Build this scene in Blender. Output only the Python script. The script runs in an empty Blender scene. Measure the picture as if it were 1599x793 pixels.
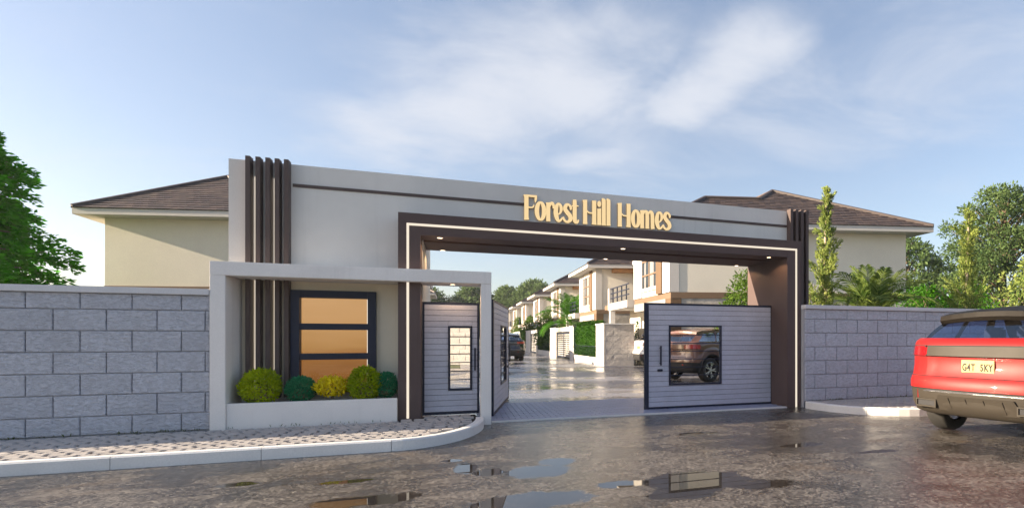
import bpy, bmesh, math, random
import numpy as np
from mathutils import Vector, Matrix
random.seed(7)
rng = np.random.default_rng(11)
PI = math.pi
R = math.radians
SC = bpy.context.scene
COL = SC.collection

# ------------------------------------------------------------------ camera
IMG_W, IMG_H = 1599.0, 793.0
FPX, PPX, HORIZON = 877.9, 1050.0, 528.0          # focal length, principal column, horizon row of the photograph
CAM_H = 1.4
cam_data = bpy.data.cameras.new('camera')
cam = bpy.data.objects.new('camera', cam_data)
COL.objects.link(cam)
cam.location = (0, 0, CAM_H)
cam.rotation_euler = (R(90), 0, -R(21.06))
cam_data.sensor_fit = 'HORIZONTAL'
cam_data.sensor_width = 36.0
cam_data.lens = 36.0 * FPX / IMG_W
cam_data.shift_x = -(PPX - IMG_W / 2) / IMG_W
cam_data.shift_y = (HORIZON - IMG_H / 2) / IMG_W
cam_data.clip_start = 0.05
cam_data.clip_end = 5000
SC.camera = cam

# ------------------------------------------------------------------ light
SUN_EL, SUN_BEHIND = R(18.0), R(10.0)             # low sun from the left, a little behind the gate front
sun_dir = Vector((-math.cos(SUN_BEHIND) * math.cos(SUN_EL), math.sin(SUN_BEHIND) * math.cos(SUN_EL), math.sin(SUN_EL)))
sd = bpy.data.lights.new('sun', 'SUN')
sd.energy = 3.8
sd.angle = R(0.6)
sd.color = (1.0, 0.82, 0.60)
sun = bpy.data.objects.new('sun', sd)
COL.objects.link(sun)
sun.rotation_euler = sun_dir.to_track_quat('Z', 'Y').to_euler()

SC.view_settings.view_transform = 'Standard'
SC.view_settings.look = 'None'
SC.view_settings.gamma = 1.0
SC.view_settings.exposure = 2.06
SC.render.engine = 'CYCLES'
SC.cycles.max_bounces = 8
SC.cycles.transparent_max_bounces = 12
SC.cycles.use_denoising = True

# ------------------------------------------------------------------ node helpers
class NT:
    def __init__(self, tree):
        self.t = tree
        self.n = tree.nodes
        self.l = tree.links

    def node(self, kind, **kw):
        nd = self.n.new(kind)
        for k, v in kw.items():
            setattr(nd, k, v)
        return nd

    def link(self, a, b):
        self.l.new(a, b)

    def put(self, sock, v):
        if v is None:
            return
        if hasattr(v, 'is_linked') or isinstance(v, bpy.types.NodeSocket):
            self.l.new(v, sock)
        else:
            sock.default_value = v

    def math(self, op, a, b=0.0, c=None, clamp=False):
        nd = self.node('ShaderNodeMath', operation=op, use_clamp=clamp)
        self.put(nd.inputs[0], a)
        self.put(nd.inputs[1], b)
        if c is not None:
            self.put(nd.inputs[2], c)
        return nd.outputs[0]

    def vmath(self, op, a, b=None):
        nd = self.node('ShaderNodeVectorMath', operation=op)
        self.put(nd.inputs[0], a)
        if b is not None:
            self.put(nd.inputs[1], b)
        return nd.outputs[0] if op not in ('LENGTH', 'DISTANCE', 'DOT_PRODUCT') else nd.outputs['Value']

    def noise(self, vec, scale, detail=4.0, rough=0.55, dist=0.0):
        nd = self.node('ShaderNodeTexNoise')
        if vec is not None:
            self.put(nd.inputs['Vector'], vec)
        nd.inputs['Scale'].default_value = scale
        nd.inputs['Detail'].default_value = detail
        nd.inputs['Roughness'].default_value = rough
        nd.inputs['Distortion'].default_value = dist
        return nd.outputs['Fac']

    def ramp(self, fac, stops):
        nd = self.node('ShaderNodeValToRGB')
        cr = nd.color_ramp
        while len(cr.elements) < len(stops):
            cr.elements.new(0.5)
        for e, (p, c) in zip(cr.elements, stops):
            e.position = p
            e.color = c if len(c) == 4 else (*c, 1)
        self.put(nd.inputs[0], fac)
        return nd.outputs[0]

    def smooth(self, v, lo, hi, a=0.0, b=1.0):
        nd = self.node('ShaderNodeMapRange', interpolation_type='SMOOTHSTEP')
        self.put(nd.inputs[0], v)
        nd.inputs[1].default_value = lo
        nd.inputs[2].default_value = hi
        nd.inputs[3].default_value = a
        nd.inputs[4].default_value = b
        return nd.outputs[0]

    def mix(self, fac, a, b, blend='MIX'):
        nd = self.node('ShaderNodeMix', data_type='RGBA', blend_type=blend)
        self.put(nd.inputs[0], fac)
        for s, v in ((nd.inputs[6], a), (nd.inputs[7], b)):
            if isinstance(v, bpy.types.NodeSocket):
                self.l.new(v, s)
            else:
                s.default_value = v if len(v) == 4 else (*v, 1)
        return nd.outputs[2]

    def bump(self, h, strength=0.3, dist=0.02, normal=None):
        nd = self.node('ShaderNodeBump')
        self.put(nd.inputs['Strength'], strength)
        nd.inputs['Distance'].default_value = dist
        self.put(nd.inputs['Height'], h)
        if normal is not None:
            self.put(nd.inputs['Normal'], normal)
        return nd.outputs[0]


def new_mat(name):
    m = bpy.data.materials.new(name)
    m.use_nodes = True
    t = NT(m.node_tree)
    t.n.clear()
    out = t.node('ShaderNodeOutputMaterial')
    return m, t, out


def bsdf(t, color, rough=0.6, metal=0.0, normal=None, spec=0.5, coat=0.0):
    b = t.node('ShaderNodeBsdfPrincipled')
    t.put(b.inputs['Base Color'], color if isinstance(color, bpy.types.NodeSocket) else (*color[:3], 1))
    t.put(b.inputs['Roughness'], rough)
    b.inputs['Metallic'].default_value = metal
    b.inputs['Specular IOR Level'].default_value = spec
    b.inputs['Coat Weight'].default_value = coat
    b.inputs['Coat Roughness'].default_value = 0.03
    if normal is not None:
        t.link(normal, b.inputs['Normal'])
    return b.outputs[0]


def wpos(t):
    return t.node('ShaderNodeNewGeometry').outputs['Position']


def mat_rough(name, col, var=0.12, rough=0.75, grain=60.0, bump=0.35, bdist=0.008, big=1.3, per_obj=0.0, spec=0.4, streak=0.0):
    """Mineral surface: soft large mottling, fine grain relief, faint run-off streaks."""
    m, t, out = new_mat(name)
    p = wpos(t)
    n1 = t.noise(p, big, 5, 0.6)
    n2 = t.noise(p, grain, 3, 0.6)
    lo = tuple(c * (1 - var) for c in col)
    hi = tuple(min(1, c * (1 + var)) for c in col)
    c = t.mix(t.smooth(n1, 0.3, 0.7), lo, hi)
    c = t.mix(t.math('MULTIPLY', t.smooth(n2, 0.35, 0.65), 0.35), c, tuple(x * 0.8 for x in col))
    if streak:
        sp = t.vmath('MULTIPLY', p, (7.0, 7.0, 0.35))
        st = t.smooth(t.noise(sp, 1.0, 5, 0.65), 0.52, 0.8)
        c = t.mix(t.math('MULTIPLY', st, streak), c, tuple(x * 0.55 for x in col))
    if per_obj:
        oi = t.node('ShaderNodeObjectInfo').outputs['Random']
        c = t.mix(t.math('MULTIPLY', oi, per_obj), c, tuple(x * 0.45 for x in col))
    h = t.math('ADD', t.math('MULTIPLY', n2, 0.6), t.math('MULTIPLY', t.noise(p, grain * 0.35, 4, 0.6), 0.6))
    t.link(bsdf(t, c, rough, 0, t.bump(h, bump, bdist), spec), out.inputs[0])
    return m


def mat_plain(name, col, rough=0.5, metal=0.0, coat=0.0, spec=0.5, wear=0.08):
    m, t, out = new_mat(name)
    n = t.noise(wpos(t), 9.0, 4, 0.6)
    c = t.mix(t.smooth(n, 0.3, 0.7), tuple(x * (1 - wear) for x in col), tuple(min(1, x * (1 + wear)) for x in col))
    rr = t.math('ADD', t.math('MULTIPLY', n, 0.12), rough - 0.06)
    t.link(bsdf(t, c, rr, metal, None, spec, coat), out.inputs[0])
    return m


def mat_emit(name, col, strength):
    m, t, out = new_mat(name)
    e = t.node('ShaderNodeEmission')
    e.inputs[0].default_value = (*col, 1)
    e.inputs[1].default_value = strength
    t.link(e.outputs[0], out.inputs[0])
    return m


def mat_leaf(name, dark, light, trans=0.35, rough=0.5):
    m, t, out = new_mat(name)
    isl = t.node('ShaderNodeNewGeometry').outputs['Random Per Island']
    big = t.noise(wpos(t), 2.2, 2, 0.5)
    f = t.math('ADD', t.math('MULTIPLY', isl, 0.6), t.math('MULTIPLY', t.smooth(big, 0.3, 0.7), 0.4))
    c = t.mix(f, dark, light)
    b = bsdf(t, c, rough, 0, None, 0.05)
    tr = t.node('ShaderNodeBsdfTranslucent')
    t.link(t.mix(0.5, c, tuple(min(1, x * 1.3) for x in light)), tr.inputs[0])
    mx = t.node('ShaderNodeMixShader')
    mx.inputs[0].default_value = trans
    t.link(b, mx.inputs[1])
    t.link(tr.outputs[0], mx.inputs[2])
    t.link(mx.outputs[0], out.inputs[0])
    return m


def mat_glass(name, tint=(0.8, 0.88, 0.92), refl=1.0, rough=0.01):
    m, t, out = new_mat(name)
    tr = t.node('ShaderNodeBsdfTransparent')
    tr.inputs[0].default_value = (*tint, 1)
    gl = t.node('ShaderNodeBsdfGlossy')
    gl.inputs['Roughness'].default_value = rough
    fr = t.node('ShaderNodeFresnel')
    fr.inputs[0].default_value = 1.5
    mx = t.node('ShaderNodeMixShader')
    t.link(t.math('MULTIPLY', fr.outputs[0], refl, clamp=True), mx.inputs[0])
    t.link(tr.outputs[0], mx.inputs[1])
    t.link(gl.outputs[0], mx.inputs[2])
    t.link(mx.outputs[0], out.inputs[0])
    return m


# ------------------------------------------------------------------ sky
world = bpy.data.worlds.new('World')
SC.world = world
world.use_nodes = True
wt = NT(world.node_tree)
wt.n.clear()
wo = wt.node('ShaderNodeOutputWorld')
bg = wt.node('ShaderNodeBackground')
sky = wt.node('ShaderNodeTexSky', sky_type='NISHITA')
sky.sun_disc = False
sky.sun_elevation = SUN_EL
sky.sun_rotation = R(-80)
sky.altitude = 200
sky.air_density = 1.0
sky.dust_density = 1.6
sky.ozone_density = 2.0
wd = wt.node('ShaderNodeTexCoord').outputs['Generated']
sep = wt.node('ShaderNodeSeparateXYZ')
wt.link(wd, sep.inputs[0])
den = wt.math('ADD', wt.math('MAXIMUM', sep.outputs[2], 0.0), 0.16)
comb = wt.node('ShaderNodeCombineXYZ')
wt.link(wt.math('DIVIDE', sep.outputs[0], den), comb.inputs[0])
wt.link(wt.math('DIVIDE', sep.outputs[1], den), comb.inputs[1])
cp = comb.outputs[0]                                # position on a flat cloud deck


def px_dir(x, y):
    u, v = (x - PPX) / FPX, (HORIZON - y) / FPX
    c, s = math.cos(R(21.06)), math.sin(R(21.06))
    d = Vector((c * u + s, -s * u + c, v)).normalized()
    k = max(d.z, 0) + 0.16
    return Vector((d.x / k, d.y / k, 0))


rotm = wt.node('ShaderNodeMapping')
wt.link(cp, rotm.inputs[0])
rotm.inputs['Rotation'].default_value = (0, 0, R(35))
rotm.inputs['Scale'].default_value = (1.0, 1.5, 1.0)
n_wisp = wt.noise(rotm.outputs[0], 1.5, 9, 0.62, 0.5)
n_fine = wt.noise(cp, 2.6, 9, 0.58, 0.3)


def cloud(p0, p1, wid):
    """a cloud bank lying along a line on the cloud deck: 1 on the line, 0 at wid"""
    a, b = px_dir(*p0), px_dir(*p1)
    d = (b - a)
    ln = d.length
    d.normalize()
    rel = wt.vmath('SUBTRACT', cp, tuple(a))
    along = wt.vmath('DOT_PRODUCT', rel, tuple(d))
    cl = wt.math('MINIMUM', wt.math('MAXIMUM', along, 0.0), ln)
    sc = wt.node('ShaderNodeVectorMath', operation='SCALE')
    sc.inputs[0].default_value = tuple(d)
    wt.link(cl, sc.inputs['Scale'])
    dist = wt.vmath('LENGTH', wt.vmath('SUBTRACT', rel, sc.outputs[0]))
    return wt.smooth(dist, 0.0, wid, 1.0, 0.0)


banks = wt.math('MAXIMUM', cloud((650, 215), (870, 120), 0.62), cloud((1075, 170), (1190, 85), 0.30))
banks = wt.math('MAXIMUM', banks, wt.math('MULTIPLY', cloud((900, 250), (960, 245), 0.22), 0.8))
veil = wt.math('MAXIMUM', wt.math('MULTIPLY', cloud((1000, 230), (1600, 110), 0.9), 0.72),
               wt.math('MULTIPLY', cloud((640, 60), (1000, 40), 0.5), 0.3))
veil = wt.math('MAXIMUM', veil, 0.22)
body = wt.math('ADD', wt.math('MULTIPLY', n_wisp, 0.48), wt.math('MULTIPLY', n_fine, 0.52))
m1 = wt.math('MULTIPLY', wt.smooth(wt.math('ADD', body, wt.math('MULTIPLY', banks, 0.40)), 0.58, 0.98), 1.0)
m2 = wt.math('MULTIPLY', wt.smooth(wt.math('ADD', n_wisp, wt.math('MULTIPLY', veil, 0.45)), 0.58, 1.12), 0.72)
cm = wt.math('MAXIMUM', m1, m2)
cm = wt.math('MULTIPLY', cm, wt.smooth(sep.outputs[2], 0.0, 0.2))
veil_f = wt.smooth(sep.outputs[2], 0.25, 0.85, 0.30, 0.06)
skyc = wt.mix(1.0, sky.outputs[0], (0.96, 0.85, 0.79), 'MULTIPLY')
skyc = wt.mix(veil_f, skyc, (1.5, 1.68, 2.15))         # thin veil, thicker towards the horizon
skyc = wt.mix(wt.math('MULTIPLY', cm, 0.85), skyc, (2.65, 2.75, 2.98))
wt.link(skyc, bg.inputs[0])
bg.inputs[1].default_value = 0.075
wt.link(bg.outputs[0], wo.inputs[0])

# ------------------------------------------------------------------ materials
M = {}
M['wall_paint'] = mat_rough('grey_white_stucco', (0.75, 0.735, 0.70), 0.06, 0.85, 90, 0.6, 0.007, 0.9, streak=0.22)
M['portal_paint'] = mat_rough('white_stucco', (0.86, 0.83, 0.80), 0.05, 0.8, 90, 0.5, 0.006, 0.9, streak=0.18)
M['cream'] = mat_rough('cream_plaster', (0.76, 0.71, 0.61), 0.05, 0.85, 45, 0.45, 0.008, 0.6)
M['recess_glow'] = mat_rough('recess_painted_glow', (0.84, 0.76, 0.60), 0.05, 0.85, 90, 0.5, 0.006, 0.9)  # wall stucco with the warm light of the recess mixed into its colour
M['brown'] = mat_rough('brown_stucco', (0.105, 0.072, 0.068), 0.08, 0.7, 110, 0.6, 0.006, 1.2)
M['slat'] = mat_rough('brown_slat', (0.095, 0.068, 0.062), 0.08, 0.6, 120, 0.5, 0.004, 2.0)
def mat_block(name, col, per_obj=0.14):
    """split-face concrete block: chunky horizontal chips with darker pits"""
    m, t, out = new_mat(name)
    p = wpos(t)
    q = t.vmath('MULTIPLY', p, (1.0, 1.0, 1.9))
    chip = t.noise(q, 17, 5, 0.62, 0.8)
    fine = t.noise(p, 75, 3, 0.6)
    c = t.mix(t.smooth(chip, 0.34, 0.62), tuple(x * 0.84 for x in col), tuple(min(1, x * 1.10) for x in col))  # low spots darkened in the colour, standing in for shade in the pits
    c = t.mix(t.math('MULTIPLY', t.smooth(fine, 0.4, 0.65), 0.3), c, tuple(x * 0.82 for x in col))
    damp = t.smooth(t.noise(t.vmath('MULTIPLY', p, (2.2, 2.2, 0.7)), 1.0, 5, 0.6), 0.5, 0.75)
    c = t.mix(t.math('MULTIPLY', damp, 0.22), c, tuple(x * 0.6 for x in col))
    oi = t.node('ShaderNodeObjectInfo').outputs['Random']
    c = t.mix(t.math('MULTIPLY', oi, per_obj), c, tuple(x * 0.5 for x in col))
    h = t.math('ADD', chip, t.math('MULTIPLY', fine, 0.18))
    t.link(bsdf(t, c, 0.9, 0, t.bump(h, 1.0, 0.042), 0.25), out.inputs[0])
    return m


M['block'] = mat_block('shaded_split_block', (0.58, 0.605, 0.68))  # shaded copy: the bluish shade light is mixed into this base colour
M['block_sunlit'] = mat_block('sunlit_split_block', (0.50, 0.475, 0.46), 0.08)  # sunlit copy of the same blocks, without the blue of the shade
M['mortar'] = mat_rough('dark_mortar', (0.38, 0.39, 0.43), 0.1, 0.95, 70, 0.4, 0.01, 3)
M['cap'] = mat_rough('pale_coping', (0.66, 0.66, 0.68), 0.06, 0.8, 60, 0.4, 0.006, 1.5, streak=0.12)
M['kerb'] = mat_rough('white_kerb_paint', (0.74, 0.74, 0.73), 0.05, 0.7, 50, 0.35, 0.006, 2.2, streak=0.10)
M['paver'] = mat_rough('paver', (0.47, 0.44, 0.42), 0.12, 0.85, 75, 0.6, 0.006, 4.0, per_obj=0.4)
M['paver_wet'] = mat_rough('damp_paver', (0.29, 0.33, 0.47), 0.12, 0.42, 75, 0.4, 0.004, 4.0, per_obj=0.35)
M['joint'] = mat_rough('dark_joint', (0.022, 0.021, 0.02), 0.1, 0.95, 60, 0.5, 0.01, 3)
M['plank'] = mat_rough('grey_plank', (0.54, 0.555, 0.65), 0.07, 0.55, 40, 0.25, 0.003, 3.0, per_obj=0.18)
M['dark_metal'] = mat_plain('dark_blue_grey_metal', (0.018, 0.024, 0.048), 0.5, 0.0, 0.0, 0.3)
M['black'] = mat_plain('black_rubber', (0.018, 0.018, 0.019), 0.75)
M['white'] = mat_rough('white_render', (0.55, 0.53, 0.505), 0.03, 0.7, 60, 0.25, 0.005, 1.0)
M['trim_brown'] = mat_rough('house_brown_band', (0.19, 0.125, 0.08), 0.08, 0.8, 70, 0.4, 0.005, 1.2)
M['pilaster'] = mat_rough('house_orange_pilaster', (0.14, 0.085, 0.046), 0.08, 0.75, 70, 0.4, 0.005, 1.2)
M['stone'] = mat_rough('house_stone_cladding', (0.42, 0.39, 0.35), 0.25, 0.9, 14, 0.8, 0.02, 2.6)
M['porch_grey'] = mat_rough('porch_grey', (0.33, 0.32, 0.31), 0.06, 0.8, 70, 0.4, 0.005, 1.2)
M['soil'] = mat_rough('planter_soil', (0.12, 0.085, 0.055), 0.3, 0.95, 30, 1.0, 0.02, 6)
M['house_glass'] = mat_plain('house_window_glass', (0.025, 0.03, 0.036), 0.08, 0.0, 0.0, 0.25)
M['curtain'] = mat_rough('pale_curtain', (0.25, 0.24, 0.24), 0.08, 0.9, 30, 0.2, 0.01, 3)
M['interior'] = mat_plain('dark_interior', (0.025, 0.025, 0.028), 0.8)
M['seat'] = mat_plain('blue_black_seat', (0.018, 0.022, 0.045), 0.6)
M['glass'] = mat_glass('car_glass', (0.50, 0.60, 0.82), 0.3)
M['led'] = mat_emit('led_strip_light', (1.0, 0.88, 0.72), 0.235)
M['lamp'] = mat_emit('downlight_lamp', (1.0, 0.72, 0.45), 1.4)
M['gold'] = mat_emit('lit_gold_letter_face', (0.95, 0.70, 0.37), 0.245)
M['gold_side'] = mat_plain('gold_letter_side', (0.45, 0.29, 0.11), 0.45, 0.3)
M['chrome'] = mat_plain('rim_metal', (0.45, 0.45, 0.47), 0.25, 0.9)
M['plate'] = mat_plain('yellow_plate', (0.42, 0.33, 0.12), 0.35)
M['tyre'] = mat_rough('tyre_rubber', (0.028, 0.027, 0.026), 0.15, 0.8, 90, 0.4, 0.004, 6)
M['bark'] = mat_rough('bark', (0.20, 0.145, 0.10), 0.25, 0.9, 26, 1.0, 0.02, 5)
M['pale_bark'] = mat_rough('pale_bark', (0.42, 0.34, 0.26), 0.2, 0.9, 26, 1.0, 0.02, 5)


def mat_wood():
    m, t, out = new_mat('orange_wood_beam')
    p = t.vmath('MULTIPLY', wpos(t), (2.0, 2.0, 14.0))
    n = t.noise(p, 2.5, 6, 0.65, 1.0)
    c = t.ramp(n, [(0.3, (0.22, 0.10, 0.04)), (0.6, (0.48, 0.24, 0.09)), (0.8, (0.56, 0.32, 0.14))])
    t.link(bsdf(t, c, 0.6), out.inputs[0])
    return m


M['wood'] = mat_wood()


def mat_tile():
    m, t, out = new_mat('brown_roof_tile')
    g = t.node('ShaderNodeNewGeometry')
    isl = g.outputs['Random Per Island']
    n = t.noise(g.outputs['Position'], 1.2, 4, 0.6)
    f = t.math('ADD', t.math('MULTIPLY', isl, 0.65), t.math('MULTIPLY', n, 0.35))
    c = t.ramp(f, [(0.1, (0.040, 0.032, 0.033)), (0.5, (0.072, 0.053, 0.049)), (0.9, (0.115, 0.083, 0.070))])
    b = t.bump(t.noise(g.outputs['Position'], 40, 3, 0.6), 0.3, 0.006)
    t.link(bsdf(t, c, 0.55, 0, b, 0.5), out.inputs[0])
    return m


M['tile'] = mat_tile()


def mat_lit_window():
    m, t, out = new_mat('warm_lit_window')
    p = wpos(t)
    sp = t.node('ShaderNodeSeparateXYZ')
    t.link(p, sp.inputs[0])
    n = t.noise(t.vmath('MULTIPLY', p, (0.8, 1, 5.0)), 1.2, 4, 0.5)
    f = t.math('ADD', t.smooth(sp.outputs[2], 0.4, 2.05), t.math('MULTIPLY', t.math('SUBTRACT', n, 0.5), 0.35))
    c = t.ramp(f, [(0.0, (0.22, 0.085, 0.022)), (0.38, (0.36, 0.155, 0.045)), (0.55, (0.50, 0.26, 0.085)), (1.0, (0.66, 0.37, 0.155))])
    e = t.node('ShaderNodeEmission')
    t.link(c, e.inputs[0])
    e.inputs[1].default_value = 0.215
    gl = t.node('ShaderNodeBsdfGlossy')
    gl.inputs['Roughness'].default_value = 0.03
    fr = t.node('ShaderNodeFresnel')
    mx = t.node('ShaderNodeMixShader')
    t.link(t.math('MULTIPLY', fr.outputs[0], 0.8), mx.inputs[0])
    t.link(e.outputs[0], mx.inputs[1])
    t.link(gl.outputs[0], mx.inputs[2])
    t.link(mx.outputs[0], out.inputs[0])
    return m


M['lit_window'] = mat_lit_window()
M['leaf_tree'] = mat_leaf('broad_tree_leaf', (0.010, 0.095, 0.003), (0.090, 0.420, 0.008), 0.48)
M['leaf_box'] = mat_leaf('box_ball_leaf', (0.110, 0.230, 0.006), (0.600, 0.680, 0.015), 0.3)
M['leaf_deep'] = mat_leaf('deep_green_leaf', (0.012, 0.140, 0.065), (0.055, 0.360, 0.170), 0.25)
M['leaf_gold'] = mat_leaf('golden_leaf', (0.780, 0.580, 0.008), (1.0, 0.900, 0.03), 0.3)
M['leaf_cypress'] = mat_leaf('cypress_leaf', (0.035, 0.100, 0.025), (0.420, 0.480, 0.130), 0.3)
M['leaf_palm'] = mat_leaf('palm_leaf', (0.018, 0.060, 0.012), (0.250, 0.320, 0.080), 0.3)
M['leaf_far'] = mat_leaf('far_tree_leaf', (0.035, 0.075, 0.025), (0.150, 0.220, 0.080), 0.3)
M['leaf_bush'] = mat_leaf('bush_leaf', (0.012, 0.070, 0.006), (0.090, 0.250, 0.015), 0.3)
M['leaf_hedge'] = mat_leaf('hedge_leaf', (0.010, 0.042, 0.005), (0.036, 0.100, 0.010), 0.35)
M['leaf_lime'] = mat_leaf('lime_shrub_leaf', (0.030, 0.080, 0.010), (0.130, 0.215, 0.032), 0.35)
M['grass'] = mat_leaf('grass_blade', (0.03, 0.06, 0.01), (0.12, 0.16, 0.04), 0.3)


def paint(name, col, rough=0.28, coat=0.6):
    spec = 0.22 if coat < 0.2 else 0.5
    m, t, out = new_mat(name)
    p = wpos(t)
    n = t.noise(p, 2.5, 4, 0.6)
    c = t.mix(t.smooth(n, 0.35, 0.75), col, tuple(x * 0.85 for x in col))
    t.link(bsdf(t, c, t.math('ADD', t.math('MULTIPLY', n, 0.1), rough - 0.05), 0, None, spec, coat), out.inputs[0])
    return m


def mat_lens(name, col, e):
    m, t, out = new_mat(name)
    b = t.node('ShaderNodeBsdfPrincipled')
    n = t.noise(t.vmath('MULTIPLY', wpos(t), (25, 25, 60)), 1.0, 2, 0.5)
    t.link(t.mix(n, tuple(x * 0.6 for x in col), col), b.inputs['Base Color'])
    b.inputs['Roughness'].default_value = 0.12
    b.inputs['Coat Weight'].default_value = 0.6
    b.inputs['Emission Color'].default_value = (*col, 1)
    b.inputs['Emission Strength'].default_value = e
    t.link(b.outputs[0], out.inputs[0])
    return m


M['red_lens'] = mat_lens('red_tail_lens', (0.26, 0.008, 0.010), 0.05)


def mat_asphalt():
    """Worn wet asphalt: gravelly grain, damp sheen in patches, standing water in shallow hollows."""
    m, t, out = new_mat('wet_asphalt')
    p = wpos(t)
    big = t.noise(p, 0.55, 6, 0.62, 0.6)
    mid = t.noise(t.vmath('MULTIPLY', p, (1.0, 1.7, 1.0)), 1.7, 6, 0.65, 0.5)
    grit = t.noise(p, 48, 4, 0.7)
    vor = t.node('ShaderNodeTexVoronoi')
    t.link(p, vor.inputs['Vector'])
    vor.inputs['Scale'].default_value = 40
    stone = vor.outputs['Color']
    c = t.ramp(t.math('ADD', t.math('MULTIPLY', mid, 0.55), t.math('MULTIPLY', big, 0.45)),
               [(0.34, (0.018, 0.015, 0.013)), (0.48, (0.056, 0.048, 0.043)), (0.64, (0.130, 0.117, 0.108))])
    clod = t.noise(p, 13.0, 8, 0.74, 0.2)
    c = t.mix(1.0, c, t.ramp(clod, [(0.33, (0.74, 0.72, 0.70)), (0.5, (0.98, 0.98, 0.98)), (0.68, (1.25, 1.24, 1.23))]), 'MULTIPLY')
    bw = t.node('ShaderNodeRGBToBW')
    t.link(stone, bw.inputs[0])
    c = t.mix(t.math('MULTIPLY', t.smooth(bw.outputs[0], 0.45, 0.95), 0.75), c, (0.24, 0.22, 0.195))
    c = t.mix(t.math('MULTIPLY', t.smooth(bw.outputs[0], 0.45, 0.15), 0.7), c, (0.018, 0.015, 0.012))
    c = t.mix(t.math('MULTIPLY', t.smooth(grit, 0.60, 0.72), 0.75), c, (0.32, 0.30, 0.275))
    c = t.mix(t.math('MULTIPLY', t.smooth(grit, 0.42, 0.33), 0.7), c, (0.016, 0.014, 0.012))
    # ochre stain patches
    stain = t.smooth(t.noise(p, 0.9, 5, 0.6, 0.8), 0.56, 0.72)
    c = t.mix(t.math('MULTIPLY', stain, 0.45), c, (0.13, 0.085, 0.045))
    # puddles
    pud = None
    for (x, y, rx, ry, s) in ((0.10, 6.48, 0.16, 0.30, 1.0), (0.34, 6.20, 0.22, 0.20, 0.95), (0.80, 6.08, 0.42, 0.34, 1.0), (1.08, 6.45, 0.26, 0.26, 0.95),
                              (0.62, 5.00, 0.62, 0.32, 1.05), (1.50, 5.25, 0.36, 0.16, 1.0), (2.25, 5.10, 0.62, 0.46, 1.12), (1.95, 4.75, 0.45, 0.25, 0.95),
                              (2.75, 4.75, 0.4, 0.2, 0.9), (-1.95, 6.55, 0.25, 0.12, 0.85), (-0.7, 5.5, 0.6, 0.25, 0.85), (-1.0, 6.3, 0.3, 0.12, 0.8),
                              (-0.05, 6.95, 0.14, 0.10, 0.9), (4.3, 6.3, 0.5, 0.16, 0.8), (4.9, 5.6, 0.4, 0.14, 0.8), (3.3, 7.6, 0.5, 0.2, 0.75)):
        v = t.vmath('MULTIPLY', t.vmath('SUBTRACT', p, (x, y, 0)), (1 / rx, 1 / ry, 0))
        d = t.smooth(t.vmath('LENGTH', v), 0.25, 1.55, s, 0.0)
        pud = d if pud is None else t.math('MAXIMUM', pud, d)
    edge = t.noise(p, 3.6, 9, 0.72, 0.5)
    pm = t.smooth(t.math('ADD', pud, t.math('MULTIPLY', t.math('SUBTRACT', edge, 0.5), 1.5)), 0.48, 0.70)
    # damp sheen
    damp = t.smooth(t.math('ADD', t.math('MULTIPLY', big, 0.6), t.math('MULTIPLY', mid, 0.45)), 0.42, 0.66)
    rough = t.math('ADD', 0.10, t.math('MULTIPLY', damp, 0.34))
    rough = t.math('MULTIPLY', rough, t.math('SUBTRACT', 1.0, t.math('MULTIPLY', pm, 0.95)))
    c = t.mix(t.math('MULTIPLY', t.smooth(damp, 0.6, 0.1), 0.55), c, (0.03, 0.026, 0.022))
    c = t.mix(t.math('MULTIPLY', pm, 0.85), c, (0.022, 0.019, 0.016))
    h = t.math('ADD', t.math('MULTIPLY', grit, 0.5), t.math('MULTIPLY', bw.outputs[0], 0.6))
    h = t.math('ADD', h, t.math('MULTIPLY', clod, 0.8))
    st = t.math('MULTIPLY', 0.7, t.math('SUBTRACT', 1.0, pm))
    t.link(bsdf(t, c, rough, 0, t.bump(h, st, 0.012), 0.6), out.inputs[0])
    return m


M['asphalt'] = mat_asphalt()


def mat_drive():
    """Wet block-paved drive beyond the built pavers."""
    m, t, out = new_mat('wet_block_drive')
    p = wpos(t)
    br = t.node('ShaderNodeTexBrick')
    t.link(p, br.inputs['Vector'])
    br.inputs['Scale'].default_value = 1.0
    br.inputs['Brick Width'].default_value = 0.2
    br.inputs['Row Height'].default_value = 0.1
    br.inputs['Mortar Size'].default_value = 0.006
    br.inputs['Color1'].default_value = (0.27, 0.275, 0.33, 1)
    br.inputs['Color2'].default_value = (0.21, 0.215, 0.26, 1)
    br.inputs['Mortar'].default_value = (0.06, 0.058, 0.055, 1)
    n = t.noise(p, 0.35, 5, 0.6, 0.5)
    n2 = t.noise(p, 1.3, 5, 0.6, 0.3)
    wet = t.smooth(t.math('ADD', t.math('MULTIPLY', n, 0.65), t.math('MULTIPLY', n2, 0.4)), 0.40, 0.66)
    c = t.mix(t.math('MULTIPLY', wet, 0.6), br.outputs[0], (0.055, 0.05, 0.046))
    rough = t.math('ADD', 0.40, t.math('MULTIPLY', wet, -0.33))
    st = t.math('MULTIPLY', t.math('SUBTRACT', 1.0, wet), 0.35)
    h = t.math('ADD', t.noise(p, 30, 3, 0.6), t.math('MULTIPLY', br.outputs['Fac'], -0.6))
    t.link(bsdf(t, c, rough, 0, t.bump(h, st, 0.008), 0.6), out.inputs[0])
    return m


M['drive'] = mat_drive()
M['ground'] = mat_rough('garden_ground', (0.085, 0.10, 0.045), 0.35, 0.95, 12, 0.8, 0.03, 0.5)


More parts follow.
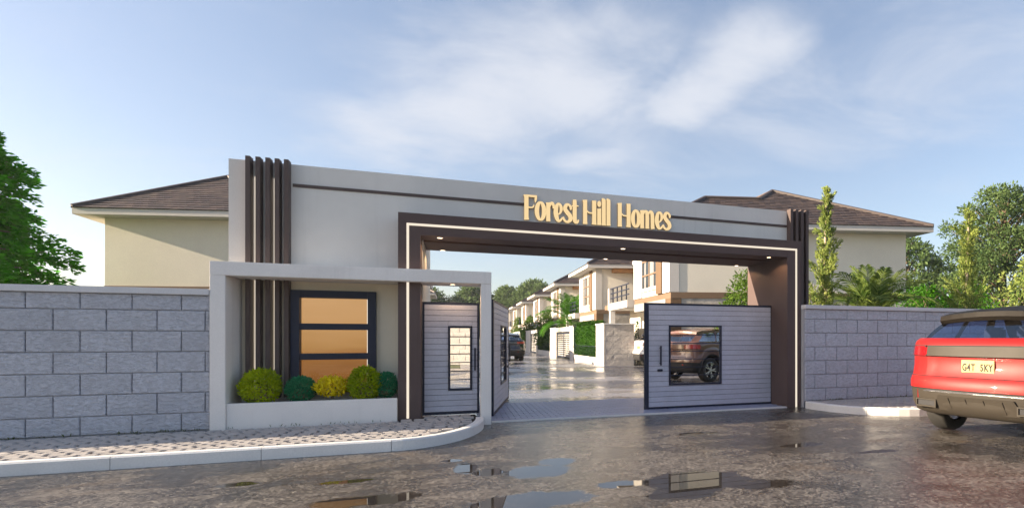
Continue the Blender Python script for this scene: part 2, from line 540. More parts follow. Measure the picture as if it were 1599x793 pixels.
# ------------------------------------------------------------------ mesh helpers
class MB:
    def __init__(self, xf=None):
        self.v, self.f, self.xf = [], [], xf

    def add(self, vs, fs):
        o = len(self.v)
        self.v += [self.xf(*p) if self.xf else tuple(p) for p in vs]
        self.f += [tuple(o + i for i in f) for f in fs]
        return self

    def box(self, x0, x1, y0, y1, z0, z1):
        return self.add([(x0, y0, z0), (x1, y0, z0), (x1, y1, z0), (x0, y1, z0), (x0, y0, z1), (x1, y0, z1), (x1, y1, z1), (x0, y1, z1)],
                        [(0, 3, 2, 1), (4, 5, 6, 7), (0, 1, 5, 4), (1, 2, 6, 5), (2, 3, 7, 6), (3, 0, 4, 7)])

    def bar(self, p0, p1, w, d=None, up=(0, 0, 1)):
        """rectangular bar from p0 to p1"""
        d = d or w
        a, b = Vector(p0), Vector(p1)
        z = (b - a).normalized()
        x = z.cross(Vector(up))
        if x.length < 1e-4:
            x = z.cross(Vector((0, 1, 0)))
        x.normalize()
        y = x.cross(z)
        vs = []
        for q in (a, b):
            for sx, sy in ((-1, -1), (1, -1), (1, 1), (-1, 1)):
                vs.append(tuple(q + x * sx * w / 2 + y * sy * d / 2))
        return self.add(vs, [(0, 1, 2, 3), (7, 6, 5, 4), (0, 4, 5, 1), (1, 5, 6, 2), (2, 6, 7, 3), (3, 7, 4, 0)])

    def tube(self, pts, rs, n=7, cap=True):
        pts = [Vector(p) for p in pts]
        rings = []
        vs = []
        ref = Vector((0.13, 0.97, 0.2))
        for i, p in enumerate(pts):
            d = (pts[min(i + 1, len(pts) - 1)] - pts[max(i - 1, 0)]).normalized()
            x = d.cross(ref)
            if x.length < 1e-3:
                x = d.cross(Vector((1, 0, 0)))
            x.normalize()
            y = d.cross(x)
            r = rs[i] if hasattr(rs, '__len__') else rs
            rings.append([len(vs) + k for k in range(n)])
            for k in range(n):
                a = 2 * PI * k / n
                vs.append(tuple(p + x * math.cos(a) * r + y * math.sin(a) * r))
        fs = []
        for i in range(len(pts) - 1):
            for k in range(n):
                fs.append((rings[i][k], rings[i][(k + 1) % n], rings[i + 1][(k + 1) % n], rings[i + 1][k]))
        if cap:
            fs.append(tuple(reversed(rings[0])))
            fs.append(tuple(rings[-1]))
        return self.add(vs, fs)

    def lathe(self, prof, n=24, axis='x', c=(0, 0, 0)):
        """prof: list of (axial, radius)"""
        vs, fs = [], []
        for a, r in prof:
            for k in range(n):
                t = 2 * PI * k / n
                u, w = r * math.cos(t), r * math.sin(t)
                vs.append((c[0] + a, c[1] + u, c[2] + w) if axis == 'x' else (c[0] + u, c[1] + w, c[2] + a))
        for i in range(len(prof) - 1):
            for k in range(n):
                fs.append((i * n + k, i * n + (k + 1) % n, (i + 1) * n + (k + 1) % n, (i + 1) * n + k))
        return self.add(vs, fs)

    def mesh(self, name, mat, smooth=False, bevel=0.0, origin=None, recalc=True):
        me = bpy.data.meshes.new(name)
        v = self.v
        if origin is not None:
            ox, oy, oz = origin
            v = [(a - ox, b - oy, c - oz) for a, b, c in v]
        me.from_pydata(v, [], self.f)
        if recalc or bevel:
            bm = bmesh.new()
            bm.from_mesh(me)
            if bevel:
                bmesh.ops.bevel(bm, geom=bm.edges[:], offset=bevel, segments=2, affect='EDGES', clamp_overlap=True)
            if recalc:
                bmesh.ops.recalc_face_normals(bm, faces=bm.faces[:])
            bm.to_mesh(me)
            bm.free()
        for mm in (mat if isinstance(mat, (list, tuple)) else [mat]):
            me.materials.append(M[mm] if isinstance(mm, str) else mm)
        if smooth:
            me.shade_smooth()
        return me


def put(name, me, parent=None, loc=(0, 0, 0), rot=(0, 0, 0)):
    o = bpy.data.objects.new(name, me)
    COL.objects.link(o)
    o.location = loc
    o.rotation_euler = rot
    if parent is not None:
        o.parent = parent
    return o


def thing(name, label, cat, loc=(0, 0, 0), rotz=0.0, group=None):
    o = bpy.data.objects.new(name, None)
    COL.objects.link(o)
    o.location = loc
    o.rotation_euler = (0, 0, rotz)
    o.empty_display_size = 0.2
    o['label'] = label
    o['category'] = cat
    if group:
        o['group'] = group
    return o


def tag(o, label, cat, group=None):
    o['label'] = label
    o['category'] = cat
    if group:
        o['group'] = group
    return o


def structure(name, mb, mat, **kw):
    o = put(name, mb.mesh(name, mat, **kw))
    o['kind'] = 'structure'
    return o


def part(name, mb, mat, root, world=True, **kw):
    """part of root; mb in world coordinates unless world=False (then in root coordinates)"""
    me = mb.mesh(name, mat, origin=tuple(root.location) if world and root else None, **kw)
    return put(name, me, root)


def copy_tree(o, parent=None):
    c = o.copy()
    COL.objects.link(c)
    if parent is not None:
        c.parent = parent
    for ch in list(o.children):
        copy_tree(ch, c)
    return c


# ------------------------------------------------------------------ ground, road, drive, pavements
structure('ground', MB().add([(-149, -39, -0.03), (249, -39, -0.03), (249, 329, -0.03), (-149, 329, -0.03)], [(0, 1, 2, 3)]), 'ground', recalc=False)
structure('road', MB().add([(-60, -14, -0.004), (60, -14, -0.004), (60, 9.86, -0.004), (-60, 9.86, -0.004)], [(0, 1, 2, 3)]), 'asphalt', recalc=False)
structure('driveway', MB().add([(-1.2, 9.862, 0.0), (13.5, 9.862, 0.0), (13.5, 28.0, 0.0), (7.0, 28.4, 0.0), (7.0, 120, 0.0), (0.2, 120, 0.0), (0.2, 28, 0), (-1.2, 28, 0)],
                               [(0, 1, 2, 3, 4, 5, 6, 7)]), 'drive', recalc=False)


def kerb_line(kind):
    if kind == 'left':
        pts = [(-40, 7.78), (-0.75, 7.78)]
        # quarter curve from (-0.75,7.78) round to (0.40,9.62)
        for i in range(1, 15):
            a = PI / 2 * i / 14
            pts.append((-0.75 + 1.17 * math.sin(a), 7.78 + 1.80 * (1 - math.cos(a))))
        return pts
    pts = []
    for i in range(15):
        a = PI / 2 * i / 14
        pts.append((6.56 + 1.6 * (1 - math.cos(a)), 9.60 - 1.78 * math.sin(a)))
    pts += [(14.0, 7.82)]
    for i in range(1, 9):
        a = PI / 2 * i / 8
        pts.append((14.0 + 1.2 * math.sin(a), 7.82 + 1.7 * (1 - math.cos(a))))
    return pts


def offset_line(pts, d):
    out = []
    for i, p in enumerate(pts):
        a = pts[max(i - 1, 0)]
        b = pts[min(i + 1, len(pts) - 1)]
        t = Vector((b[0] - a[0], b[1] - a[1])).normalized()
        out.append((p[0] - t.y * d, p[1] + t.x * d))
    return out


def split_line(pts, step):
    """cut a polyline into stretches of about the given length"""
    dense = [pts[0]]
    for a, b in zip(pts, pts[1:]):
        L = math.hypot(b[0] - a[0], b[1] - a[1])
        n = max(1, int(L / 0.15))
        for i in range(1, n + 1):
            dense.append((a[0] + (b[0] - a[0]) * i / n, a[1] + (b[1] - a[1]) * i / n))
    runs, cur, acc = [], [dense[0]], 0
    for a, b in zip(dense, dense[1:]):
        cur.append(b)
        acc += math.hypot(b[0] - a[0], b[1] - a[1])
        if acc >= step:
            runs.append(cur)
            cur, acc = [b], 0
    if len(cur) > 1:
        runs.append(cur)
    return runs


def make_pavement(side, label):
    pts = kerb_line(side)
    pav = structure('pavement', MB().add([(p[0], p[1], 0.10) for p in offset_line(pts, 0.05)] + ([(0.30, 10.2, 0.10), (-40, 10.2, 0.10)] if side == 'left' else
                    [(15.1, 9.9, 0.10), (6.62, 9.9, 0.10)]), [tuple(range(len(pts) + 2))]), 'joint', recalc=False)
    kerb = thing('kerb', label, 'kerb', (pts[len(pts) // 2][0], pts[len(pts) // 2][1], 0))
    ox, oy, _ = kerb.location
    inner = 0.12
    for run in split_line(pts, 1.35):
        if run[0][0] < -9:
            continue
        # shave the ends so that neighbouring stones show a joint
        run = [(x - ox, y - oy) for x, y in run]
        def lerp(a, b, d):
            L = math.hypot(b[0] - a[0], b[1] - a[1])
            k = min(0.45, d / max(L, 1e-6))
            return (a[0] + (b[0] - a[0]) * k, a[1] + (b[1] - a[1]) * k)
        run[0] = lerp(run[0], run[1], 0.003)
        run[-1] = lerp(run[-1], run[-2], 0.003)
        inn = offset_line(run, inner)
        cham = offset_line(run, 0.018)
        mb = MB()
        n = len(run)
        vs = []
        for (a, b, c) in zip(run, cham, inn):
            vs += [(a[0], a[1], -0.02), (a[0], a[1], 0.118), (b[0], b[1], 0.136), (c[0], c[1], 0.136), (c[0], c[1], -0.02)]
        fs = []
        for i in range(n - 1):
            for k in range(4):
                fs.append((i * 5 + k, i * 5 + k + 1, (i + 1) * 5 + k + 1, (i + 1) * 5 + k))
        fs += [(0, 1, 2, 3, 4), tuple((n - 1) * 5 + k for k in (4, 3, 2, 1, 0))]
        mb.add(vs, fs)
        part('kerb_stone', mb, 'kerb', kerb, world=False)
    return pav, pts


def inside_poly(x, y, poly):
    c = False
    j = len(poly) - 1
    for i in range(len(poly)):
        xi, yi = poly[i]
        xj, yj = poly[j]
        if (yi > y) != (yj > y) and x < (xj - xi) * (y - yi) / (yj - yi) + xi:
            c = not c
        j = i
    return c


def paver_mesh(l, w, h, mat, j=0.0):
    c = 0.008
    q = [rng.uniform(-j, j) for _ in range(8)]
    x0, x1, y0, y1 = -l / 2 + q[0], l / 2 + q[1], -w / 2 + q[2], w / 2 + q[3]
    mb = MB().add([(x0, y0, -h), (x1, y0, -h), (x1, y1, -h), (x0, y1, -h), (x0, y0, -c), (x1, y0, -c), (x1, y1, -c), (x0, y1, -c),
                   (x0 + c, y0 + c, 0), (x1 - c, y0 + c, 0), (x1 - c, y1 - c, 0), (x0 + c, y1 - c, 0)],
                  [(0, 1, 5, 4), (1, 2, 6, 5), (2, 3, 7, 6), (3, 0, 4, 7), (4, 5, 9, 8), (5, 6, 10, 9), (6, 7, 11, 10), (7, 4, 8, 11), (8, 9, 10, 11)])
    return mb.mesh('paver', mat), mb


def lay_pavers(parent, spots, l, w, h, mat, limit=300, jit=0.004, near=(0, 0)):
    """spots: (x, y, z, rot); the largest-in-view ones are parts, the rest one joined part"""
    var = [paver_mesh(l, w, h, mat, jit) for _ in range(4)]
    spots = sorted(spots, key=lambda s: (not s[4], (s[0] - near[0]) ** 2 + (s[1] - near[1]) ** 2))
    rest = MB()
    for i, (x, y, z, r, vis) in enumerate(spots):
        k = random.randrange(4)
        if i < limit:
            put('paver', var[k][0], parent, (x, y, z), (random.gauss(0, 0.006), random.gauss(0, 0.006), r))
        else:
            c, s = math.cos(r), math.sin(r)
            rest.add([(x + c * a - s * b, y + s * a + c * b, z + d) for a, b, d in var[k][1].v], var[k][1].f)
    if rest.v:
        o = part('paver_field', rest, mat, parent, world=False, recalc=False)
        o['kind'] = 'stuff'


def in_frame(x, y, z=0.0, m=12):
    c, s = math.cos(R(21.06)), math.sin(R(21.06))
    xc, zz = c * x - s * y, s * x + c * y
    if zz < 0.3:
        return False
    px, py = PPX + FPX * xc / zz, HORIZON - FPX * (z - CAM_H) / zz
    return -m < px < IMG_W + m and -m < py < IMG_H + m


for side, lab in (('left', 'long white kerb curving round to the white portal post'), ('right', 'short white kerb beside the red car')):
    pav, kl = make_pavement(side, lab)
    poly = offset_line(kl, 0.125)
    poly = poly + ([(0.28, 9.72), (0.28, 10.1), (-0.5, 10.1), (-0.5, 9.79), (-0.86, 9.79), (-0.86, 9.64), (-40, 9.64)] if side == 'left' else [(15.0, 9.70), (6.62, 9.70)])
    spots = []
    L, W_ = 0.178, 0.094
    y = 7.84
    row = 0
    x_start, x_end = (-8.0, 0.5) if side == 'left' else (6.6, 15.0)
    while y < 10.15:
        x = x_start + (row % 2) * L * 0.45 + 0.02 * math.sin(row * 2.1)
        while x < x_end:
            if all(inside_poly(x + dx, y + dy, poly) for dx in (-L * 0.36, L * 0.36) for dy in (-W_ * 0.4, W_ * 0.4)):
                spots.append((x, y + random.gauss(0, 0.002), 0.13 + random.gauss(0, 0.0016), random.gauss(0, 0.012), in_frame(x, y, 0.13)))
            x += L + 0.004 + (0.01 if random.random() < 0.3 else 0)
        y += W_ + 0.004
        row += 1
    lay_pavers(pav, spots, L - 0.030, W_ - 0.008, 0.03, 'paver')

drive = bpy.data.objects['driveway']
spots = []
row = 0
y = 9.93
while y < 12.6:
    x = 0.46 + (row % 2) * 0.1
    while x < 6.25:
        spots.append((x, y, 0.012 + random.gauss(0, 0.0008), random.gauss(0, 0.004), in_frame(x, y)))
        x += 0.203
    y += 0.103
    row += 1
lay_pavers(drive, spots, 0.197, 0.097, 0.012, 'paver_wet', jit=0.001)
structure('threshold_strip', MB().box(0.56, 6.26, 9.80, 9.872, -0.02, 0.018), 'kerb')

# ------------------------------------------------------------------ block walls
BL, BC = 0.533, 0.2825                      # block length and course height, joints included


def block_mesh(l, h, seed, mat='block'):
    r = np.random.default_rng(seed)
    d, c = 0.03, 0.007
    nx, nz = 4, 2
    vs, fs = [], []
    x0, x1, z0, z1 = -l / 2, l / 2, -h / 2, h / 2
    base = [(x0, d, z0), (x1, d, z0), (x1, d, z1), (x0, d, z1), (x0, c, z0), (x1, c, z0), (x1, c, z1), (x0, c, z1)]
    vs += base
    fs += [(0, 1, 5, 4), (1, 2, 6, 5), (2, 3, 7, 6), (3, 0, 4, 7)]
    g = len(vs)
    for k in range(nz + 1):
        for i in range(nx + 1):
            e = i in (0, nx) or k in (0, nz)
            vs.append((x0 + c + (l - 2 * c) * i / nx, (0.0 if e else r.uniform(-0.007, 0.003)), z0 + c + (h - 2 * c) * k / nz))
    for k in range(nz):
        for i in range(nx):
            a = g + k * (nx + 1) + i
            fs.append((a, a + 1, a + nx + 2, a + nx + 1))
    bl, br, tr_, tl = g, g + nx, g + nz * (nx + 1) + nx, g + nz * (nx + 1)
    fs.append((4, 5) + tuple(range(br, bl - 1, -1)))
    fs.append((7, 6)[::-1] + tuple(range(tl, tr_ + 1)))
    fs.append((4,) + tuple(g + k * (nx + 1) for k in range(nz + 1)) + (7,))
    fs.append((5,) + tuple(g + k * (nx + 1) + nx for k in range(nz + 1)) + (6,))
    mb = MB().add(vs, fs)
    return mb.mesh('block', mat)


_bm = {}


def blocks(root, p0, ang, length, z0, z1, phase, joint=0.012, limit=300, bl=BL, bc=BC, ztop_first=None, mat='block'):
    """blocks proud of a core whose face starts at p0 (root coords) and runs along ang; viewer on the -normal side"""
    z_hi = ztop_first
    rows = []
    z = z1
    first = ztop_first or bc
    h = first
    while z - 0.05 > z0:
        lo = max(z0, z - h)
        rows.append((lo, z))
        z = lo
        h = bc
    ca, sa = math.cos(ang), math.sin(ang)
    n = 0
    for r, (lo, hi) in enumerate(rows):
        x = phase + (bl / 2 if r % 2 else 0.0)
        x -= math.ceil(x / bl) * bl
        while x < length:
            a, b = max(0.0, x), min(length, x + bl)
            if b - a > 0.035:
                l = round(b - a - joint, 3)
                hh = round(hi - lo - joint, 3)
                key = (l, hh, random.randrange(3), mat)
                if key not in _bm:
                    _bm[key] = block_mesh(l, hh, len(_bm), mat)
                cx = (a + b) / 2
                put('block', _bm[key], root, (p0[0] + ca * cx, p0[1] + sa * cx, (lo + hi) / 2), (0, 0, ang + (PI if False else 0)))
                n += 1
            x += bl
    return n


def wall_left():
    w = thing('boundary_wall', 'long grey split block wall left of the white portal', 'wall', (-9.2, 9.66, 0))
    part('core', MB().box(-15.2, -3.21, 9.687, 9.88, -0.02, 2.0), 'mortar', w)
    part('coping', MB().box(-15.2, -3.209, 9.615, 9.93, 2.0, 2.085), 'cap', w, bevel=0.006)
    # blocks start at x = -9.2 in world, i.e. local 0
    blocks(w, (0, 0.0, 0), 0, 9.2 - 3.212, 0.125, 1.998, (-4.864 + 9.2) + BL / 2 - 20 * BL, ztop_first=0.215)


def wall_right():
    w = thing('boundary_wall', 'grey split block wall right of the gate behind the red car', 'wall', (6.62, 9.69, 0))
    part('core', MB().box(6.60, 16.5, 9.717, 9.90, -0.02, 2.0), 'mortar', w)
    part('coping', MB().box(6.598, 16.5, 9.645, 9.95, 2.0, 2.08), 'cap', w, bevel=0.006)
    blocks(w, (0, 0.0, 0), 0, 8.4, 0.125, 1.998, (6.861 - 6.62) + BL / 2 - 20 * BL, ztop_first=0.208)


wall_left()
wall_right()

# ------------------------------------------------------------------ gatehouse, frame, portal
gh = thing('gatehouse', 'pale grey stucco gatehouse with raised sign wall and lit window', 'gatehouse', (-1.9, 10.3, 0))
TOP = 4.105
mb = MB()
WX0, WX1, WZ0, WZ1 = -2.38, -1.21, 0.55, 2.15      # window hole
mb.box(-3.194, WX0, 10.3, 10.5, 0, TOP)
mb.box(WX1, -0.52, 10.3, 10.5, 0, TOP)
mb.box(WX0, WX1, 10.3, 10.5, 0, WZ0)
mb.box(WX0, WX1, 10.3, 10.5, WZ1, TOP)
part('front_wall', mb, 'wall_paint', gh)
part('sign_wall', MB().box(-0.519, 7.03, 10.301, 10.5, 3.2, TOP - 0.001), 'wall_paint', gh)
part('end_wall', MB().box(6.60, 7.03, 10.301, 10.5, 0, 3.198), 'wall_paint', gh)
part('back_room', MB().box(-3.19, -0.522, 10.502, 13.3, 0, 3.72), 'cream', gh)
# wall stripe, broken by the sign
for x0, x1 in ((-2.37, 1.16), (3.90, 6.57)):
    part('wall_stripe', MB().box(x0, x1, 10.288, 10.302, 3.755, 3.805), 'slat', gh)
sx = [-2.945, -2.818, -2.693, -2.575, -2.455]
for x in sx:
    part('slat', MB().box(x, x + 0.062, 10.15, 10.299, 0.50, 4.135), 'slat', gh, bevel=0.003)
for x in (6.575, 6.705, 6.835, 6.962):
    part('slat', MB().box(x, x + 0.066, 10.15, 10.299, 0.13, 4.125), 'slat', gh, bevel=0.003)
for x in (-2.862, -2.612):
    part('led_strip', MB().box(x, x + 0.010, 10.278, 10.299, 0.46, 3.86), 'led', gh)
# window with frame, rails and lit panes
win = part('window_frame', MB().box(WX0, WX0 + 0.115, 10.20, 10.36, WZ0, WZ1).box(WX1 - 0.115, WX1, 10.20, 10.36, WZ0, WZ1)
           .box(WX0 + 0.116, WX1 - 0.116, 10.20, 10.36, WZ1 - 0.115, WZ1).box(WX0 + 0.116, WX1 - 0.116, 10.20, 10.36, WZ0, WZ0 + 0.09), 'dark_metal', gh)
off = tuple(gh.location)
for z in (1.535, 1.065):
    put('rail', MB().box(WX0 + 0.117, WX1 - 0.117, 10.215, 10.345, z, z + 0.098).mesh('rail', 'dark_metal', origin=off), win)
for z0, z1 in ((WZ0 + 0.092, 1.063), (1.165, 1.533), (1.635, WZ1 - 0.117)):
    put('pane', MB().box(WX0 + 0.118, WX1 - 0.118, 10.325, 10.335, z0, z1).mesh('pane', 'lit_window', origin=off), win)
put('led_strip', MB().box(WX1 - 0.138, WX1 - 0.119, 10.30, 10.322, 0.66, 2.03).mesh('led_strip', 'led', origin=off), win)
part('plinth', MB().box(-3.03, -0.86, 10.283, 10.299, 0.3, 0.49), 'wall_paint', gh)

part('painted_glow_panel', MB().box(-2.39, WX0 - 0.002, 10.292, 10.2995, 0.43, 2.284).box(WX1 + 0.002, -0.86, 10.292, 10.2995, 0.43, 2.284).box(WX0 - 0.001, WX1 + 0.001, 10.292, 10.2995, WZ1 + 0.002, 2.284).box(-3.02, -2.392, 10.292, 10.2985, 0.495, 2.284), 'recess_glow', gh)  # added skin on the wall; warm lamp and bounce light put into its colour

# brown gate frame
gf = thing('gate_arch', 'dark brown square arch over the drive with a white light line', 'gate arch', (2.87, 9.8, 0))
FX0, FX1, FI0, FI1, FY0, FY1, FZ0, FZ1 = -0.85, 6.597, -0.527, 6.271, 9.8, 11.46, 3.045, 3.385
part('pillar', MB().box(FX0, FI0, FY0, 10.298, -0.02, FZ1), 'brown', gf)
part('pillar', MB().box(FI1, FX1, FY0, FY1, -0.02, FZ1), 'brown', gf)
part('beam', MB().box(FI0 + 0.0005, FI1 - 0.0005, FY0 + 0.002, 10.299, FZ0, FZ1 - 0.001)
     .box(-0.519, FI1 - 0.0005, 10.502, FY1, FZ0 + 0.001, FZ1 - 0.002).box(-0.519, FI1 - 0.0005, 10.30, 10.501, FZ0 + 0.05, 3.198), 'brown', gf)
lx0, lx1, lz = -0.728, 6.497, 3.185
part('led_strip', MB().box(lx0, lx0 + 0.036, 9.790, 9.801, 0.135, lz), 'led', gf)
part('led_strip', MB().box(lx1 - 0.036, lx1, 9.790, 9.801, 0.0, lz), 'led', gf)
part('led_strip', MB().box(lx0, lx1, 9.789, 9.8015, lz + 0.001, lz + 0.037), 'led', gf)


def downlight(x, y, z, label):
    d = thing('downlight', label, 'light', (x, y, z), 0, 'downlights under the arch')
    part('bezel', MB().lathe([(0.004, 0.028), (-0.006, 0.055), (-0.003, 0.06), (0.002, 0.06)], 16, 'z'), 'chrome', d, world=False)
    mb = MB()
    mb.add([(0.04 * math.cos(2 * PI * k / 14), 0.04 * math.sin(2 * PI * k / 14), -0.007) for k in range(14)], [tuple(range(13, -1, -1))])
    part('lamp', mb, 'lamp', d, world=False, recalc=False)
    l = bpy.data.lights.new('lamp_glow', 'SPOT')
    l.energy = 3.0
    l.color = (1.0, 0.62, 0.32)
    l.spot_size = R(150)
    l.shadow_soft_size = 0.04
    o = bpy.data.objects.new('lamp_glow', l)
    COL.objects.link(o)
    o.parent = d
    o.location = (0, 0, -0.03)


downlight(-0.245, 9.95, FZ0 - 0.001, 'front downlight under the arch nearest the left pillar')
downlight(2.86, 9.95, FZ0 - 0.001, 'front downlight at the middle of the arch soffit')
downlight(5.93, 9.95, FZ0 - 0.001, 'front downlight under the arch nearest the right pillar')
downlight(-0.23, 11.36, FZ0, 'rear downlight under the arch at its left end')
downlight(2.89, 11.36, FZ0, 'rear downlight at the middle of the arch soffit')
downlight(5.93, 11.36, FZ0, 'rear downlight under the arch at its right end')

# white portal with canopy and planter
pf = thing('entrance_portal', 'slim white portal framing the planter and the pedestrian gate', 'portal', (-1.3, 9.63, 0))
PX0, PX1, PZ0, PZ1 = -3.207, 0.54, 2.285, 2.48
part('post', MB().box(PX0, -3.025, 9.63, 10.296, 0.10, PZ0 - 0.001), 'portal_paint', pf, bevel=0.006)
part('post', MB().box(0.378, PX1, 9.632, 9.93, -0.02, PZ0 - 0.001), 'portal_paint', pf, bevel=0.006)
part('beam', MB().box(PX0, PX1, 9.628, 9.798, PZ0, PZ1), 'portal_paint', pf, bevel=0.006)
part('canopy_slab', MB().box(PX0 + 0.002, FX0 - 0.002, 9.800, 10.297, PZ0 + 0.002, PZ1 - 0.002), 'portal_paint', pf)
part('canopy_slab', MB().box(FI0 + 0.002, PX1 - 0.002, 9.800, 10.297, PZ0 + 0.002, PZ1 - 0.002), 'portal_paint', pf)
downlight(-0.05, 9.90, PZ0 + 0.001, 'small downlight under the white canopy above the pedestrian gate')
pl = thing('planter', 'low white planter box below the lit window', 'planter', (-1.95, 9.66, 0))
part('front_panel', MB().box(-3.023, FX0 - 0.003, 9.665, 9.76, 0.10, 0.474), 'portal_paint', pl, bevel=0.005)
part('soil', MB().box(-3.022, FX0 - 0.004, 9.762, 10.28, 0.10, 0.43), 'soil', pl)

# ------------------------------------------------------------------ sign letters
sign = thing('sign', 'gold letters reading Forest Hill Homes above the arch', 'sign', (2.52, 10.3, 3.505))


def smooth_path(pts, n=7):
    """Catmull-Rom through (x, z, halfwidth)"""
    P = [np.array(p, float) for p in pts]
    P = [2 * P[0] - P[1]] + P + [2 * P[-1] - P[-2]]
    out = []
    for i in range(1, len(P) - 2):
        for k in range(n):
            t = k / n
            a, b, c, d = P[i - 1], P[i], P[i + 1], P[i + 2]
            out.append(0.5 * (2 * b + (c - a) * t + (2 * a - 5 * b + 4 * c - d) * t * t + (3 * b - a - 3 * c + d) * t ** 3))
    out.append(P[-2])
    return out


def stroke(mb_f, mb_s, pts, x0, layer, n=7, straight=False):
    path = [np.array(p, float) for p in pts] if straight else smooth_path(pts, n)
    yf, yb = -0.045 - 0.0013 * layer, -0.004
    vs = []
    for i, p in enumerate(path):
        a = path[max(i - 1, 0)]
        b = path[min(i + 1, len(path) - 1)]
        t = np.array([b[0] - a[0], b[1] - a[1]])
        t /= max(np.linalg.norm(t), 1e-9)
        nx, nz = -t[1], t[0]
        w = max(p[2] * 1.08, 0.003)
        L = (x0 + p[0] + nx * w, p[1] + nz * w)
        Rr = (x0 + p[0] - nx * w, p[1] - nz * w)
        vs.append((L, Rr))
    fv, ff, sv, sf = [], [], [], []
    for (L, Rr) in vs:
        fv += [(L[0], yf, L[1]), (Rr[0], yf, Rr[1])]
        sv += [(L[0], yf + 0.0004, L[1]), (Rr[0], yf + 0.0004, Rr[1]), (Rr[0], yb, Rr[1]), (L[0], yb, L[1])]
    for i in range(len(vs) - 1):
        ff.append((2 * i, 2 * i + 1, 2 * i + 3, 2 * i + 2))
        a, b = 4 * i, 4 * i + 4
        sf += [(a, b, b + 3, a + 3), (a + 1, a + 2, b + 2, b + 1)]
    e = 4 * (len(vs) - 1)
    sf += [(0, 3, 2, 1), (e, e + 1, e + 2, e + 3)]
    mb_f.add(fv, ff)
    mb_s.add(sv, sf)


XH, CAP = 0.345, 0.445
W6 = 0.036


def ring(w, h, hw, z0=0.0):
    pts = []
    for i in range(25):
        a = 2 * PI * i / 24
        x, z = w / 2 + (w / 2 - hw * 0.95) * math.cos(a), z0 + h / 2 + (h / 2 - hw * 0.55) * math.sin(a)
        pts.append((x, z, hw * (0.55 + 0.5 * abs(math.cos(a)))))
    return pts


